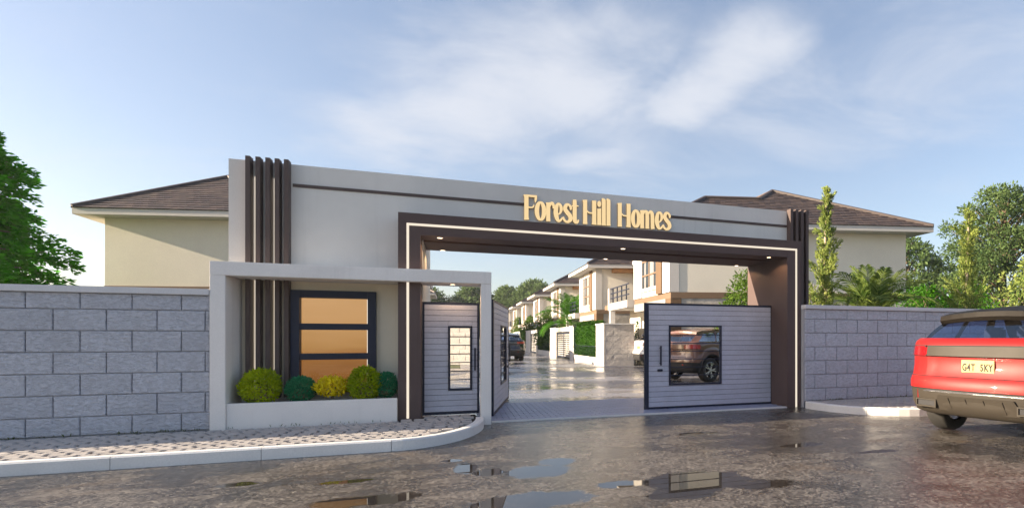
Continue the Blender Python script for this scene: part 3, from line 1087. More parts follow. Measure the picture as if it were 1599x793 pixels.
def glyph(ch, w):
    S = []
    if ch == 'F':
        S = [[(0.045, 0, 0.040), (0.040, 0.05, 0.034), (0.040, 0.40, 0.034), (0.034, CAP, 0.042)],
             [(-0.008, CAP - 0.014, 0.012), (0.10, CAP - 0.018, 0.017), (0.19, CAP - 0.016, 0.018), (0.222, CAP - 0.012, 0.016)],
             [(0.212, CAP - 0.006, 0.012), (0.203, 0.39, 0.020), (0.197, 0.345, 0.014), (0.192, 0.312, 0.003)],
             [(0.060, 0.222, 0.012), (0.125, 0.224, 0.013), (0.155, 0.236, 0.013), (0.168, 0.262, 0.009), (0.170, 0.285, 0.003)],
             [(0.072, CAP - 0.035, 0.006), (0.130, CAP - 0.038, 0.016), (0.175, CAP - 0.042, 0.020), (0.205, 0.38, 0.010)]]
        st = [True, False, False, False]
    elif ch == 'o':
        S = [ring(w, XH, 0.034)]
        st = [True]
    elif ch == 'r':
        S = [[(0.042, 0, 0.036), (0.040, 0.05, 0.033), (0.040, 0.30, 0.033), (0.036, XH - 0.005, 0.038)],
             [(0.058, 0.25, 0.012), (0.082, 0.315, 0.022), (0.115, 0.328, 0.026), (0.135, 0.285, 0.020), (0.130, 0.235, 0.012)]]
        st = [True, False]
    elif ch == 'e':
        S = [[(0.075, 0.135, 0.010), (0.115, 0.165, 0.016), (w - 0.030, 0.235, 0.026), (w - 0.045, 0.305, 0.024), (w * 0.5, XH - 0.018, 0.020), (0.055, 0.285, 0.030), (0.038, 0.17, 0.038),
              (0.060, 0.065, 0.034), (w * 0.52, 0.020, 0.022), (w - 0.035, 0.042, 0.018), (w - 0.006, 0.095, 0.010)]]
        st = [False]
    elif ch == 's':
        S = [[(w - 0.028, 0.235, 0.012), (w - 0.026, 0.285, 0.022), (w - 0.06, 0.328, 0.020), (0.062, 0.318, 0.028), (0.040, 0.250, 0.034), (0.080, 0.185, 0.036), (w - 0.040, 0.130, 0.036),
              (w - 0.030, 0.065, 0.034), (w - 0.075, 0.018, 0.022), (0.045, 0.026, 0.020), (0.014, 0.070, 0.018), (0.018, 0.105, 0.008)]]
        st = [False]
    elif ch == 't':
        S = [[(0.045, CAP - 0.015, 0.030), (0.047, 0.36, 0.034), (0.047, 0.10, 0.034), (0.058, 0.032, 0.032), (0.095, 0.022, 0.022), (0.120, 0.070, 0.012)],
             [(-0.010, 0.308, 0.010), (0.045, 0.318, 0.014), (0.118, 0.318, 0.009)]]
        st = [False, False]
    elif ch == 'H':
        S = [[(0.042, 0, 0.040), (0.040, 0.05, 0.035), (0.040, 0.40, 0.035), (0.034, CAP, 0.041)],
             [(w - 0.044, 0, 0.043), (w - 0.042, 0.05, 0.036), (w - 0.042, 0.40, 0.036), (w - 0.044, CAP, 0.038)],
             [(0.06, 0.265, 0.006), (0.085, 0.235, 0.012), (0.12, 0.212, 0.013), (w - 0.05, 0.212, 0.013)]]
        st = [True, True, False]
    elif ch == 'i':
        S = [[(0.038, 0, 0.038), (0.036, 0.05, 0.034), (0.036, 0.28, 0.034), (0.030, 0.305, 0.039)],
             [(0.032, 0.335, 0.010), (0.034, 0.355, 0.028), (0.036, 0.395, 0.034), (0.036, 0.43, 0.026), (0.036, 0.447, 0.008)]]
        st = [True, False]
    elif ch == 'l':
        S = [[(0.040, 0, 0.038), (0.038, 0.05, 0.034), (0.038, 0.46, 0.034), (0.034, 0.487, 0.036), (0.040, 0.500, 0.022)]]
        st = [True]
    elif ch == 'm':
        S = [[(0.042, 0, 0.037), (0.040, 0.05, 0.034), (0.040, 0.31, 0.034), (0.034, XH, 0.038)],
             [(0.062, 0.26, 0.010), (0.090, 0.322, 0.020), (0.128, 0.315, 0.030), (0.142, 0.25, 0.034), (0.143, 0.05, 0.034), (0.145, 0, 0.037)],
             [(0.162, 0.26, 0.010), (0.190, 0.322, 0.020), (0.228, 0.315, 0.030), (0.245, 0.25, 0.034), (0.250, 0.05, 0.034), (0.256, 0, 0.038)]]
        st = [True, False, False]
    return S, st


TEXT = [('F', 1.129, 0.224), ('o', 1.318, 0.193), ('r', 1.512, 0.150), ('e', 1.648, 0.166), ('s', 1.815, 0.168), ('t', 1.983, 0.134),
        ('H', 2.184, 0.252), ('i', 2.452, 0.074), ('l', 2.538, 0.08), ('l', 2.627, 0.08),
        ('H', 2.846, 0.254), ('o', 3.108, 0.186), ('m', 3.288, 0.295), ('e', 3.585, 0.172), ('s', 3.750, 0.168)]
for i, (ch, x, w) in enumerate(TEXT):
    mf, ms = MB(), MB()
    S, st = glyph(ch, w)
    for k, (s, q) in enumerate(zip(S, st)):
        stroke(mf, ms, s, x - 2.52, k + 3 * (i % 2), straight=q)
    side = put('letter', ms.mesh('letter', 'gold_side'), sign)
    put('lit_face', mf.mesh('lit_face', 'gold', recalc=False), side)

# ------------------------------------------------------------------ gate leaves


def gate_leaf(root, L, z0, z1, win, nbars, pitch, handle=None, knob=None, thick=0.05, st=0.07):
    """leaf in root coordinates: x along the leaf, viewer at -y"""
    part('frame', MB().box(0, st, -thick / 2, thick / 2, z0, z1).box(L - st, L, -thick / 2, thick / 2, z0, z1)
         .box(st + 0.0005, L - st - 0.0005, -thick / 2, thick / 2, z1 - 0.035, z1).box(st + 0.0005, L - st - 0.0005, -thick / 2, thick / 2, z0, z0 + 0.045), 'dark_metal', root, world=False)
    n = int(round((z1 - 0.035 - z0 - 0.045) / pitch))
    pz = (z1 - 0.035 - z0 - 0.045) / n
    x0, x1, w0, w1 = win
    cache = {}

    def plank(a, b, zz0, zz1):
        hh = zz1 - zz0 - 0.006
        key = (round(b - a, 3), round(hh, 3))
        if key not in cache:
            cache[key] = MB().box(-(b - a) / 2, (b - a) / 2, -0.017, 0.017, -hh / 2, hh / 2).mesh('plank', 'plank', bevel=0.003)
        put('plank', cache[key], root, ((a + b) / 2, random.gauss(0, 0.0008), (zz0 + zz1) / 2))
    for i in range(n):
        a0, a1 = z0 + 0.045 + i * pz, z0 + 0.045 + (i + 1) * pz
        lo, hi = max(a0, w0), min(a1, w1)
        if hi - lo > 0.004 and hi > lo:
            plank(st + 0.002, x0 - 0.002, a0, a1)
            plank(x1 + 0.002, L - st - 0.002, a0, a1)
            if a0 < w0 - 0.015:
                plank(x0, x1, a0, w0)
            if a1 > w1 + 0.015:
                plank(x0, x1, w1, a1)
        else:
            plank(st + 0.002, L - st - 0.002, a0, a1)
    # backing sheet behind the planks so that the joints stay dark
    part('backing', MB().box(st, x0 - 0.001, 0.005, 0.012, z0 + 0.04, z1 - 0.03).box(x1 + 0.001, L - st, 0.005, 0.012, z0 + 0.04, z1 - 0.03)
         .box(x0 - 0.0005, x1 + 0.0005, 0.005, 0.012, z0 + 0.04, w0 - 0.001).box(x0 - 0.0005, x1 + 0.0005, 0.005, 0.012, w1 + 0.001, z1 - 0.03), 'dark_metal', root, world=False)
    b = 0.034
    wf = part('window_frame', MB().box(x0, x0 + b, -0.032, 0.032, w0, w1).box(x1 - b, x1, -0.032, 0.032, w0, w1)
              .box(x0 + b, x1 - b, -0.032, 0.032, w1 - b, w1).box(x0 + b, x1 - b, -0.032, 0.032, w0, w0 + b), 'dark_metal', root, world=False)
    for i in range(1, nbars + 1):
        z = w0 + b + (w1 - w0 - 2 * b) * i / (nbars + 1)
        put('bar', MB().box(x0 + b, x1 - b, -0.008, 0.008, z - 0.008, z + 0.008).mesh('bar', 'dark_metal'), wf)
    if handle:
        hx, hz0, hz1 = handle
        mb = MB()
        for s in (-1, 1):
            mb.bar((hx, s * 0.075, hz0), (hx, s * 0.075, hz1), 0.028)
            mb.bar((hx, s * 0.02, hz0 + 0.04), (hx, s * 0.062, hz0 + 0.04), 0.02)
            mb.bar((hx, s * 0.02, hz1 - 0.04), (hx, s * 0.062, hz1 - 0.04), 0.02)
        part('handle', mb, 'dark_metal', root, world=False)
    if knob:
        kx, kz = knob
        part('lock', MB().box(kx - 0.055, kx + 0.055, -0.04, 0.04, kz - 0.025, kz + 0.025), 'dark_metal', root, world=False, bevel=0.008)


g = thing('gate_leaf', 'wide grey boarded gate leaf with the brown car seen through its window', 'gate', (3.433, 10.45, 0), 0, 'double gate leaves')
gate_leaf(g, 2.915, 0.005, 2.095, (0.51, 1.665, 0.468, 1.66), 6, 0.0985, (0.32, 0.87, 1.25), (0.32, 0.77), st=0.085)
g = thing('gate_leaf', 'grey boarded gate leaf swung open behind the white portal post', 'gate', (0.60, 10.50, 0), math.atan2(3.02, 0.52), 'double gate leaves')
gate_leaf(g, 3.06, 0.015, 2.095, (1.30, 2.45, 0.468, 1.66), 6, 0.0985, (2.72, 0.87, 1.25), (2.72, 0.77), st=0.085)
g = thing('pedestrian_gate', 'narrow grey boarded gate between brown pillar and white post', 'gate', (-0.515, 10.10, 0))
gate_leaf(g, 0.885, 0.135, 2.0, (0.394, 0.77, 0.53, 1.605), 6, 0.094, (0.815, 0.86, 1.24), None, st=0.03)

# ------------------------------------------------------------------ foliage helpers


def leaf_mesh(name, pts, nrm, size, mat, aspect=0.5, jit=0.35, up=None, fold=True):
    """pointed leaf quads at pts; nrm = outward directions; one mesh"""
    n = len(pts)
    pts = np.asarray(pts, float)
    d = np.asarray(nrm, float)
    d = d + rng.normal(0, jit, (n, 3))
    d /= np.linalg.norm(d, axis=1, keepdims=True) + 1e-9      # long axis of the leaf
    r = rng.normal(0, 1, (n, 3))
    s = np.cross(d, r)
    s /= np.linalg.norm(s, axis=1, keepdims=True) + 1e-9
    sz = np.asarray(size) * rng.uniform(0.7, 1.3, n) if np.isscalar(size) else np.asarray(size)
    a = pts
    L = d * sz[:, None]
    Wd = s * (sz * aspect * 0.5)[:, None]
    nn = np.cross(d, s) * (sz * 0.12)[:, None]
    v = np.empty((n, 4, 3))
    v[:, 0] = a
    v[:, 1] = a + L * 0.5 + Wd + nn
    v[:, 2] = a + L
    v[:, 3] = a + L * 0.5 - Wd + nn
    me = bpy.data.meshes.new(name)
    me.vertices.add(n * 4)
    me.vertices.foreach_set('co', v.reshape(-1).astype(np.float32))
    me.loops.add(n * 4)
    me.loops.foreach_set('vertex_index', np.arange(n * 4, dtype=np.int32))
    me.polygons.add(n)
    me.polygons.foreach_set('loop_start', np.arange(0, n * 4, 4, dtype=np.int32))
    me.materials.append(M[mat])
    me.update(calc_edges=True)
    return me


def unit(n):
    v = rng.normal(0, 1, (n, 3))
    return v / np.linalg.norm(v, axis=1, keepdims=True)


def clump_cloud(centers, radii, per, squash=0.7, shell=0.55):
    P, N = [], []
    for c, r in zip(centers, radii):
        k = max(8, int(per * (r ** 2)))
        u = unit(k)
        rad = r * rng.uniform(shell, 1.0, k) ** 0.8
        p = u * rad[:, None]
        p[:, 2] *= squash
        P.append(p + np.asarray(c))
        N.append(u)
    return np.concatenate(P), np.concatenate(N)


def ball_shrub(label, x, y, z, r, rz, mat, n, leaf, group='clipped shrubs in the planter', spike=0.06):
    t = thing('topiary_ball', label, 'shrub', (x, y, z - rz), 0, group)
    u = unit(n)
    bump = 1 + spike * np.sin(u[:, 0] * 9 + 1) * np.cos(u[:, 1] * 8) + rng.normal(0, spike * 0.6, n)
    rad = rng.uniform(0.72, 1.0, n) * bump
    p = u * rad[:, None] * np.array([r, r, rz])
    p[:, 2] += rz
    keep = p[:, 2] > 0.02
    me = leaf_mesh('foliage', p[keep], u[keep] + np.array([0, 0, 0.25]), leaf, mat, 0.55, 0.7)
    put('foliage', me, t)
    core = MB()
    core.lathe([(rz * 0.45 * (1 + math.cos(a)) + rz * 0.1, max(0.005, r * 0.72 * math.sin(a))) for a in [PI * i / 8 for i in range(9)]], 14, 'z')
    put('twigs', core.mesh('twigs', 'bark', smooth=True), t)
    mb = MB().tube([(0, 0, -0.05), (0.005, 0, rz * 0.6)], [0.018, 0.012], 7)
    put('stem', mb.mesh('stem', 'bark'), t)
    return t


ball_shrub('largest yellow green clipped ball in front of the brown slats', -2.69, 9.93, 0.69, 0.245, 0.25, 'leaf_box', 4200, 0.044)
ball_shrub('low deep green shrub below the left edge of the lit window', -2.19, 9.95, 0.635, 0.19, 0.185, 'leaf_deep', 4600, 0.030)
ball_shrub('bright golden yellow shrub with a bare stem in the planter', -1.78, 9.95, 0.655, 0.20, 0.135, 'leaf_gold', 2100, 0.044, spike=0.16)
ball_shrub('yellow topped clipped ball in front of the window right side', -1.33, 9.94, 0.695, 0.225, 0.255, 'leaf_box', 3900, 0.044)
ball_shrub('deep green shrub half hidden by the brown pillar', -1.03, 9.99, 0.66, 0.15, 0.2, 'leaf_deep', 3800, 0.030)


def limb_tree(name, label, loc, height, spread, crown_z, mat, bark, n_clump, per, leaf, seed, squash=0.55, trunk_r=0.16, clump_r=(0.5, 0.9), group=None, fill=None, aspect=0.42, jit=0.5, droop=0.0):
    r = np.random.default_rng(seed)
    t = thing(name, label, 'tree', loc, 0, group)
    mb = MB()
    top = height * 0.78
    bend = r.normal(0, 0.03 * height, 2)
    tp = [(0, 0, -0.1), (bend[0] * 0.3, bend[1] * 0.3, height * 0.3), (bend[0], bend[1], height * 0.55), (bend[0] * 1.2, bend[1] * 1.2, top)]
    mb.tube(tp, [trunk_r, trunk_r * 0.8, trunk_r * 0.5, trunk_r * 0.2], 9)
    cs, rs = [], []
    for i in range(n_clump):
        f = (i + 0.5) / n_clump
        z = crown_z + (height - crown_z) * f ** 0.9
        prof = math.sin(PI * min(0.97, 0.16 + 0.80 * f)) ** 0.75
        a = i * 2.39996 + r.normal(0, 0.35)
        rad = spread * prof * r.uniform(0.35, 1.0)
        c = (math.cos(a) * rad + bend[0] * f, math.sin(a) * rad + bend[1] * f, z - droop * rad)
        cs.append(c)
        rs.append(r.uniform(*clump_r) * (0.6 + 0.5 * prof))
        zb = max(height * 0.2, z - 0.55 * rad - 0.25 * height * 0.3)
        k = min(1, zb / top)
        b0 = (bend[0] * k, bend[1] * k, zb)
        mid = tuple((b0[q] * 0.45 + c[q] * 0.55) + (0.06 * rad if q == 2 else 0) for q in range(3))
        mb.tube([b0, mid, c], [trunk_r * 0.32, trunk_r * 0.2, trunk_r * 0.06], 5, cap=False)
    put('trunk', mb.mesh('trunk', bark, smooth=True), t)
    P, N = clump_cloud(cs, rs, per, squash, 0.25)
    N = N + np.array([0, 0, 0.15])
    put('crown', leaf_mesh('crown', P, N, leaf, mat, aspect, jit), t)
    return t


# big tree on the left: layered sprays of small leaflets
def spray_tree():
    t = thing('leafy_tree', 'dense green tree with feathery layered boughs behind the left wall', 'tree', (-11.9, 19.6, 0))
    mb = MB().tube([(0, 0, -0.1), (0.05, 0, 2.5), (0, 0.1, 5), (0.1, 0, 7.4)], [0.22, 0.18, 0.12, 0.04], 9)
    P, N, S = [], [], []
    rr = np.random.default_rng(5)
    nb = 290
    for i in range(nb):
        f = (i + 0.5) / nb
        z = 0.9 + 6.45 * f
        reach = (2.75 * (1 - f) ** 0.6 + 0.35) * rr.uniform(0.62, 1.04)
        reach *= 1 + 0.10 * math.sin(z * 3.6)
        a = i * 2.39996 + rr.normal(0, 0.2)
        d = np.array([math.cos(a), math.sin(a), 0.0])
        side = np.array([-d[1], d[0], 0])
        rise = rr.uniform(0.05, 0.30)
        if i % 3 == 0:
            tipp = d * reach * 0.8
            mb.tube([(0, 0, z - 0.3), tuple(tipp * 0.5 + np.array([0, 0, z + 0.05])), tuple(tipp + np.array([0, 0, z]))], [0.05, 0.03, 0.01], 5, cap=False)
        n = int(240 * max(0.7, reach / 2.4))
        s = rr.uniform(0.22, 1.0, n) ** 0.8
        lat = rr.normal(0, 0.27, n) * (1.15 - 0.72 * s) * (0.5 + 0.2 * reach)
        zz = z + reach * (rise * s - 0.34 * s ** 2) + rr.normal(0, 0.07, n) - 0.22 * np.abs(lat)
        p = d[None] * (s * reach)[:, None] + side[None] * lat[:, None]
        p[:, 2] = zz
        P.append(p)
        nn = d[None] * 0.8 + side[None] * np.sign(lat)[:, None] * 0.7 + np.array([0, 0, -0.12])
        N.append(nn)
    P, N = np.concatenate(P), np.concatenate(N)
    put('trunk', mb.mesh('trunk', 'bark', smooth=True), t)
    put('crown', leaf_mesh('crown', P, N, 0.15, 'leaf_tree', 0.45, 0.28), t)


spray_tree()


def cypress(label, x, y, h, lean, seed, w):
    t = thing('cypress_tree', label, 'tree', (x, y, 0), 0, 'young cypress trees behind the right wall')
    r = np.random.default_rng(seed)
    path = [(lean * math.sin(q * 2.4) * 0.5 + lean * 0.25 * q, 0.05 * math.sin(q * 5), h * q) for q in np.linspace(-0.02, 1, 9)]
    put('trunk', MB().tube(path, [0.075 * (1 - 0.72 * i / 8) for i in range(9)], 8).mesh('trunk', 'pale_bark', smooth=True), t)
    P, N, S = [], [], []
    nb = 62
    mb = MB()
    for i in range(nb):
        f = 0.20 + 0.80 * ((i + 0.5) / nb) ** 0.9
        k = f * 8
        i0 = min(7, int(k))
        base = np.array(path[i0]) * (1 - (k - i0)) + np.array(path[i0 + 1]) * (k - i0)
        a = i * 2.39996 + r.normal(0, 0.5)
        prof = w * ((1 - f) ** 1.0 * 1.1 + 0.15) * (0.5 + 0.5 * math.sin(f * 17 + seed + 1.3 * math.sin(a)) ** 2)
        ln = prof * r.uniform(0.6, 1.2)
        el = r.uniform(0.55, 1.0)
        d = np.array([math.cos(a) * (1.25 - el), math.sin(a) * (1.25 - el), el])
        d /= np.linalg.norm(d)
        for sub in range(4):
            dd_ = d + r.normal(0, 0.26, 3)
            dd_ /= np.linalg.norm(dd_)
            b2 = base + d * ln * (0.12 + 0.20 * sub)
            l2 = ln * r.uniform(0.45, 0.75)
            n = int(58 * max(0.35, l2 / 0.35))
            s = r.uniform(0.0, 1, n)
            p = b2 + dd_[None] * (s * l2)[:, None] + r.normal(0, 1, (n, 3)) * (0.055 * (1.1 - s))[:, None] * (0.45 + ln)
            P.append(p)
            N.append(np.tile(dd_, (n, 1)) + r.normal(0, 0.3, (n, 3)))
        if i % 2 == 0:
            mb.tube([tuple(base), tuple(base + d * ln * 0.7)], [0.014, 0.004], 4, cap=False)
    put('branches', mb.mesh('branches', 'pale_bark'), t)
    P, N = np.concatenate(P), np.concatenate(N)
    put('crown', leaf_mesh('crown', P, N, 0.085, 'leaf_cypress', 0.26, 0.25), t)


cypress('tall slender cypress beside the right end of the gate', 8.45, 11.3, 4.95, -0.26, 3, 1.0)
cypress('slender cypress above the roof of the red car', 12.5, 10.85, 4.6, -0.24, 8, 1.0)


def frond_mesh(seed, L, a0, a1, width, mat):
    """an arching frond: leaves the crown at elevation a0 and ends at elevation a1 (degrees)"""
    r = np.random.default_rng(seed)
    n = 15
    mid = [np.zeros(3)]
    for i in range(n):
        s = (i + 0.5) / n
        e = math.radians(a0 + (a1 - a0) * s ** 1.25)
        mid.append(mid[-1] + np.array([math.cos(e), 0, math.sin(e)]) * L / n)
    mb = MB()
    mb.tube([tuple(p) for p in mid[::3]], [0.02, 0.016, 0.012, 0.008, 0.005, 0.003], 5)
    vs, fs = [], []
    m = 28
    for i in range(m):
        s = 0.14 + 0.85 * i / (m - 1)
        k = s * n
        i0 = min(n - 1, int(k))
        p = mid[i0] * (1 - (k - i0)) + mid[i0 + 1] * (k - i0)
        t = mid[i0 + 1] - mid[i0]
        t /= np.linalg.norm(t)
        ln = width * (math.sin(PI * (0.12 + 0.80 * s)) ** 0.7) * r.uniform(0.85, 1.1)
        for sg in (-1, 1):
            d = np.array([t[0] * 0.75, sg * 0.8, t[2] * 0.75 + 0.25 - 0.2 * r.random()])
            d /= np.linalg.norm(d)
            wv = t * 0.019 * (1 + L * 0.22)
            tip = p + d * ln + np.array([0, 0, -0.25 * ln])
            mm = p + d * ln * 0.55
            o = len(vs)
            vs += [tuple(p - wv * 0.6), tuple(mm - wv), tuple(tip), tuple(mm + wv), tuple(p + wv * 0.6)]
            fs.append((o, o + 1, o + 2, o + 3, o + 4))
    mb.add(vs, fs)
    return mb.mesh('frond', mat, recalc=False)


def palm(name, label, loc, n, L, width, seed, mat, trunk_h, group=None):
    t = thing(name, label, 'palm', loc, 0, group)
    r = np.random.default_rng(seed)
    kinds = [frond_mesh(seed * 10 + k, L * q, a0, a1, width, mat) for k, (q, a0, a1) in enumerate(
        ((0.95, 22, -62), (1.0, 38, -48), (1.05, 58, -30), (1.0, 72, 8), (0.85, 82, 42)))]
    put('trunk', MB().tube([(0, 0, -0.05), (0, 0, trunk_h * 0.6), (0, 0, trunk_h + 0.05)], [0.13, 0.12, 0.09], 9).mesh('trunk', 'bark', smooth=True), t)
    for i in range(n):
        f = i / n
        put('frond', kinds[min(4, int(f * 5))], t, (0, 0, trunk_h - 0.12 + 0.2 * f), (r.normal(0, 0.12), r.normal(0, 0.06), i * 2.39996 + r.normal(0, 0.2)))
    return t


palm('date_palm', 'bushy date palm with arching fronds between the two cypresses', (10.05, 11.75, 0), 34, 1.75, 0.48, 4, 'leaf_palm', 1.8)
palm('garden_palm', 'green palm in the street above the dark paired gate', (7.75, 40.5, 0), 22, 2.6, 0.95, 6, 'leaf_bush', 2.5)

limb_tree('round_bush', 'dense dark green bush between the palm and the right cypress', (12.7, 12.5, 0), 2.85, 1.3, 0.5, 'leaf_bush', 'bark', 56, 1000, 0.10, 21, 0.7, 0.06, (0.26, 0.42))
limb_tree('spreading_tree', 'tall spreading tree with an open crown at the far right', (29.6, 23.5, 0), 9.9, 3.7, 3.4, 'leaf_far', 'bark', 92, 330, 0.21, 22, 0.5, 0.24, (0.55, 1.05))
limb_tree('spreading_tree', 'hazy tree showing past the right corner of the cream house', (38.0, 40.0, 0), 10.2, 4.2, 2.5, 'leaf_far', 'bark', 60, 200, 0.34, 23, 0.6, 0.26, (0.8, 1.4))
limb_tree('garden_tree', 'green shrub tree at the inner edge of the right gate pillar', (9.25, 17.2, 0), 3.6, 0.95, 0.6, 'leaf_lime', 'bark', 34, 800, 0.13, 24, 0.8, 0.05, (0.3, 0.45))
limb_tree('garden_tree', 'sunlit tree cut by the right edge behind the red car', (15.75, 11.6, 0), 3.7, 0.8, 1.4, 'leaf_cypress', 'bark', 30, 500, 0.12, 25, 0.7, 0.07, (0.3, 0.5))
limb_tree('round_bush', 'leafy bush filling the gap behind the roof of the red car', (15.4, 13.4, 0), 3.0, 1.35, 0.5, 'leaf_bush', 'bark', 50, 800, 0.11, 27, 0.7, 0.06, (0.28, 0.45))
for i, (x, y, h, sp, sd_, lab) in enumerate(((-6.0, 128, 11.5, 6.0, 31, 'hazy far tree glimpsed at the left above the pedestrian gate'), (3.0, 128, 12.0, 5.5, 32, 'rounded hazy far tree above the pedestrian gate'),
                                             (10.2, 125, 11.8, 4.6, 33, 'pale hazy far tree just right of the white post'), (15.5, 123, 13.2, 5.5, 34, 'taller hazy tree closing the far end of the street'),
                                             (21.5, 126, 10.0, 5.0, 35, 'low hazy far tree tucked behind the row of houses'))):
    limb_tree('far_tree', lab, (x, y, 0), h, sp, 2.2, 'leaf_far', 'bark', 60, 75, 0.62, sd_, 0.7, 0.3, (1.3, 2.1), 'hazy trees beyond the street')
for i, (x, y, h, lab) in enumerate(((7.75, 50.0, 3.6, 'sunlit bushy shrub above the second hedge along the street'), (7.7, 62.5, 3.6, 'sunlit bushy shrub above the far dark gate'),
                                    (7.6, 75.0, 3.9, 'farthest sunlit bushy shrub along the street'))):
    limb_tree('street_shrub', lab, (x, y, 0), h, 1.0, 0.7, 'leaf_lime', 'bark', 26, 420, 0.2, 41 + i, 0.85, 0.06, (0.4, 0.65), 'sunlit shrubs along the street')

# weeds along the foot of the walls
P, N = [], []
for (xa, xb, yy, n) in ((-6.5, -3.25, 9.65, 150), (-3.0, -0.9, 9.655, 45), (6.75, 12.0, 9.68, 240)):
    xs = rng.uniform(xa, xb, n)
    xs = xs[(np.sin(xs * 3.1) + np.sin(xs * 7.7 + 1)) > -0.7]
    P.append(np.stack([xs, np.full(len(xs), yy) - rng.uniform(0.0, 0.03, len(xs)), np.full(len(xs), 0.12)], 1))
    N.append(np.tile((0, -0.25, 1.0), (len(xs), 1)))
o = put('weeds', leaf_mesh('weeds', np.concatenate(P), np.concatenate(N), 0.045, 'grass', 0.22, 0.45))
o['kind'] = 'stuff'

# ------------------------------------------------------------------ houses
E1 = R(-14.9)


def unit_xf(m):
    ca, sa = math.cos(E1) * m, math.sin(E1) * m
    return lambda a, b, z: (ca * a, sa * a + b, z)


def roof_planes(W, B, dd, t, z0, m0=1.75):
    h = (W + 0.65 - m0) / 2
    x1 = W + 0.65
    E0, E1_, = (-0.65, -0.65, z0), (x1, -0.65, z0)
    R2 = (m0 + h, -0.65 + h, z0 + h * t)
    Bb = B + 0.65
    R3 = (m0 + h, Bb - h, z0 + h * t)
    E2, E3 = (x1, Bb, z0), (m0, Bb, z0)
    R1 = (m0 + dd, -0.65 + dd, z0 + dd * t)
    R0 = (-0.65 + dd, -0.65 + dd, z0 + dd * t)
    V = (m0, -0.65 + 2 * dd, z0)
    E4 = (-0.65, -0.65 + 2 * dd, z0)
    return [[E0, E1_, R2, R1, R0], [E1_, E2, R3, R2], [E2, E3, R3], [E3, V, R1, R2, R3], [V, E4, R0, R1], [E4, E0, R0]]


def tile_plane(mb, poly, course=0.235, width=0.24, lift=0.012):
    """lay lapped tiles over one roof plane; first edge of poly is the eave"""
    P = [Vector(p) for p in poly]
    u = (P[1] - P[0]).normalized()
    n = None
    for i in range(2, len(P)):
        n = (P[1] - P[0]).cross(P[i] - P[0])
        if n.length > 1e-6:
            break
    n.normalize()
    if n.z < 0:
        n = -n
    v = n.cross(u)
    if v.z < 0:
        v = -v
    q = [((p - P[0]).dot(u), (p - P[0]).dot(v)) for p in P]
    vmax = max(b for a, b in q)
    rows = int(vmax / course) + 1
    for r in range(rows):
        v0, v1 = r * course - 0.03, min(vmax, (r + 1) * course + 0.02)

        def span(vv):
            vv = min(max(vv, 0.001), vmax - 0.001)
            xs = []
            for i in range(len(q)):
                (a0, b0), (a1, b1) = q[i], q[(i + 1) % len(q)]
                if (b0 <= vv < b1) or (b1 <= vv < b0):
                    xs.append(a0 + (a1 - a0) * (vv - b0) / (b1 - b0))
            return (min(xs), max(xs)) if len(xs) > 1 else None
        s0, s1 = span(v0), span(v1)
        if not s0 or not s1:
            continue
        x = s0[0] - (r % 2) * width / 2
        while x < max(s0[1], s1[1]):
            a, b = x + 0.006, x + width - 0.006
            x += width
            c0, d0 = max(a, s0[0]), min(b, s0[1])
            c1, d1 = max(a, s1[0]), min(b, s1[1])
            if d0 - c0 < 0.02 and d1 - c1 < 0.02:
                continue
            if d1 < c1:
                c1 = d1 = min(max((c0 + d0) / 2, s1[0]), s1[1])
            if d0 < c0:
                c0 = d0 = min(max((c1 + d1) / 2, s0[0]), s0[1])
            j = random.uniform(0, 0.006)
            lo, hi = n * (lift + 0.030 + j), n * (lift + j)
            A = P[0] + u * c0 + v * v0
            Bq = P[0] + u * d0 + v * v0
            Cq = P[0] + u * d1 + v * v1
            D = P[0] + u * c1 + v * v1
            vs = [A + lo, Bq + lo, Cq + hi, D + hi, A + n * 0.004, Bq + n * 0.004]
            mb.add([tuple(k) for k in vs], [(0, 1, 2, 3), (4, 5, 1, 0), (4, 0, 3), (5, 2, 1)])


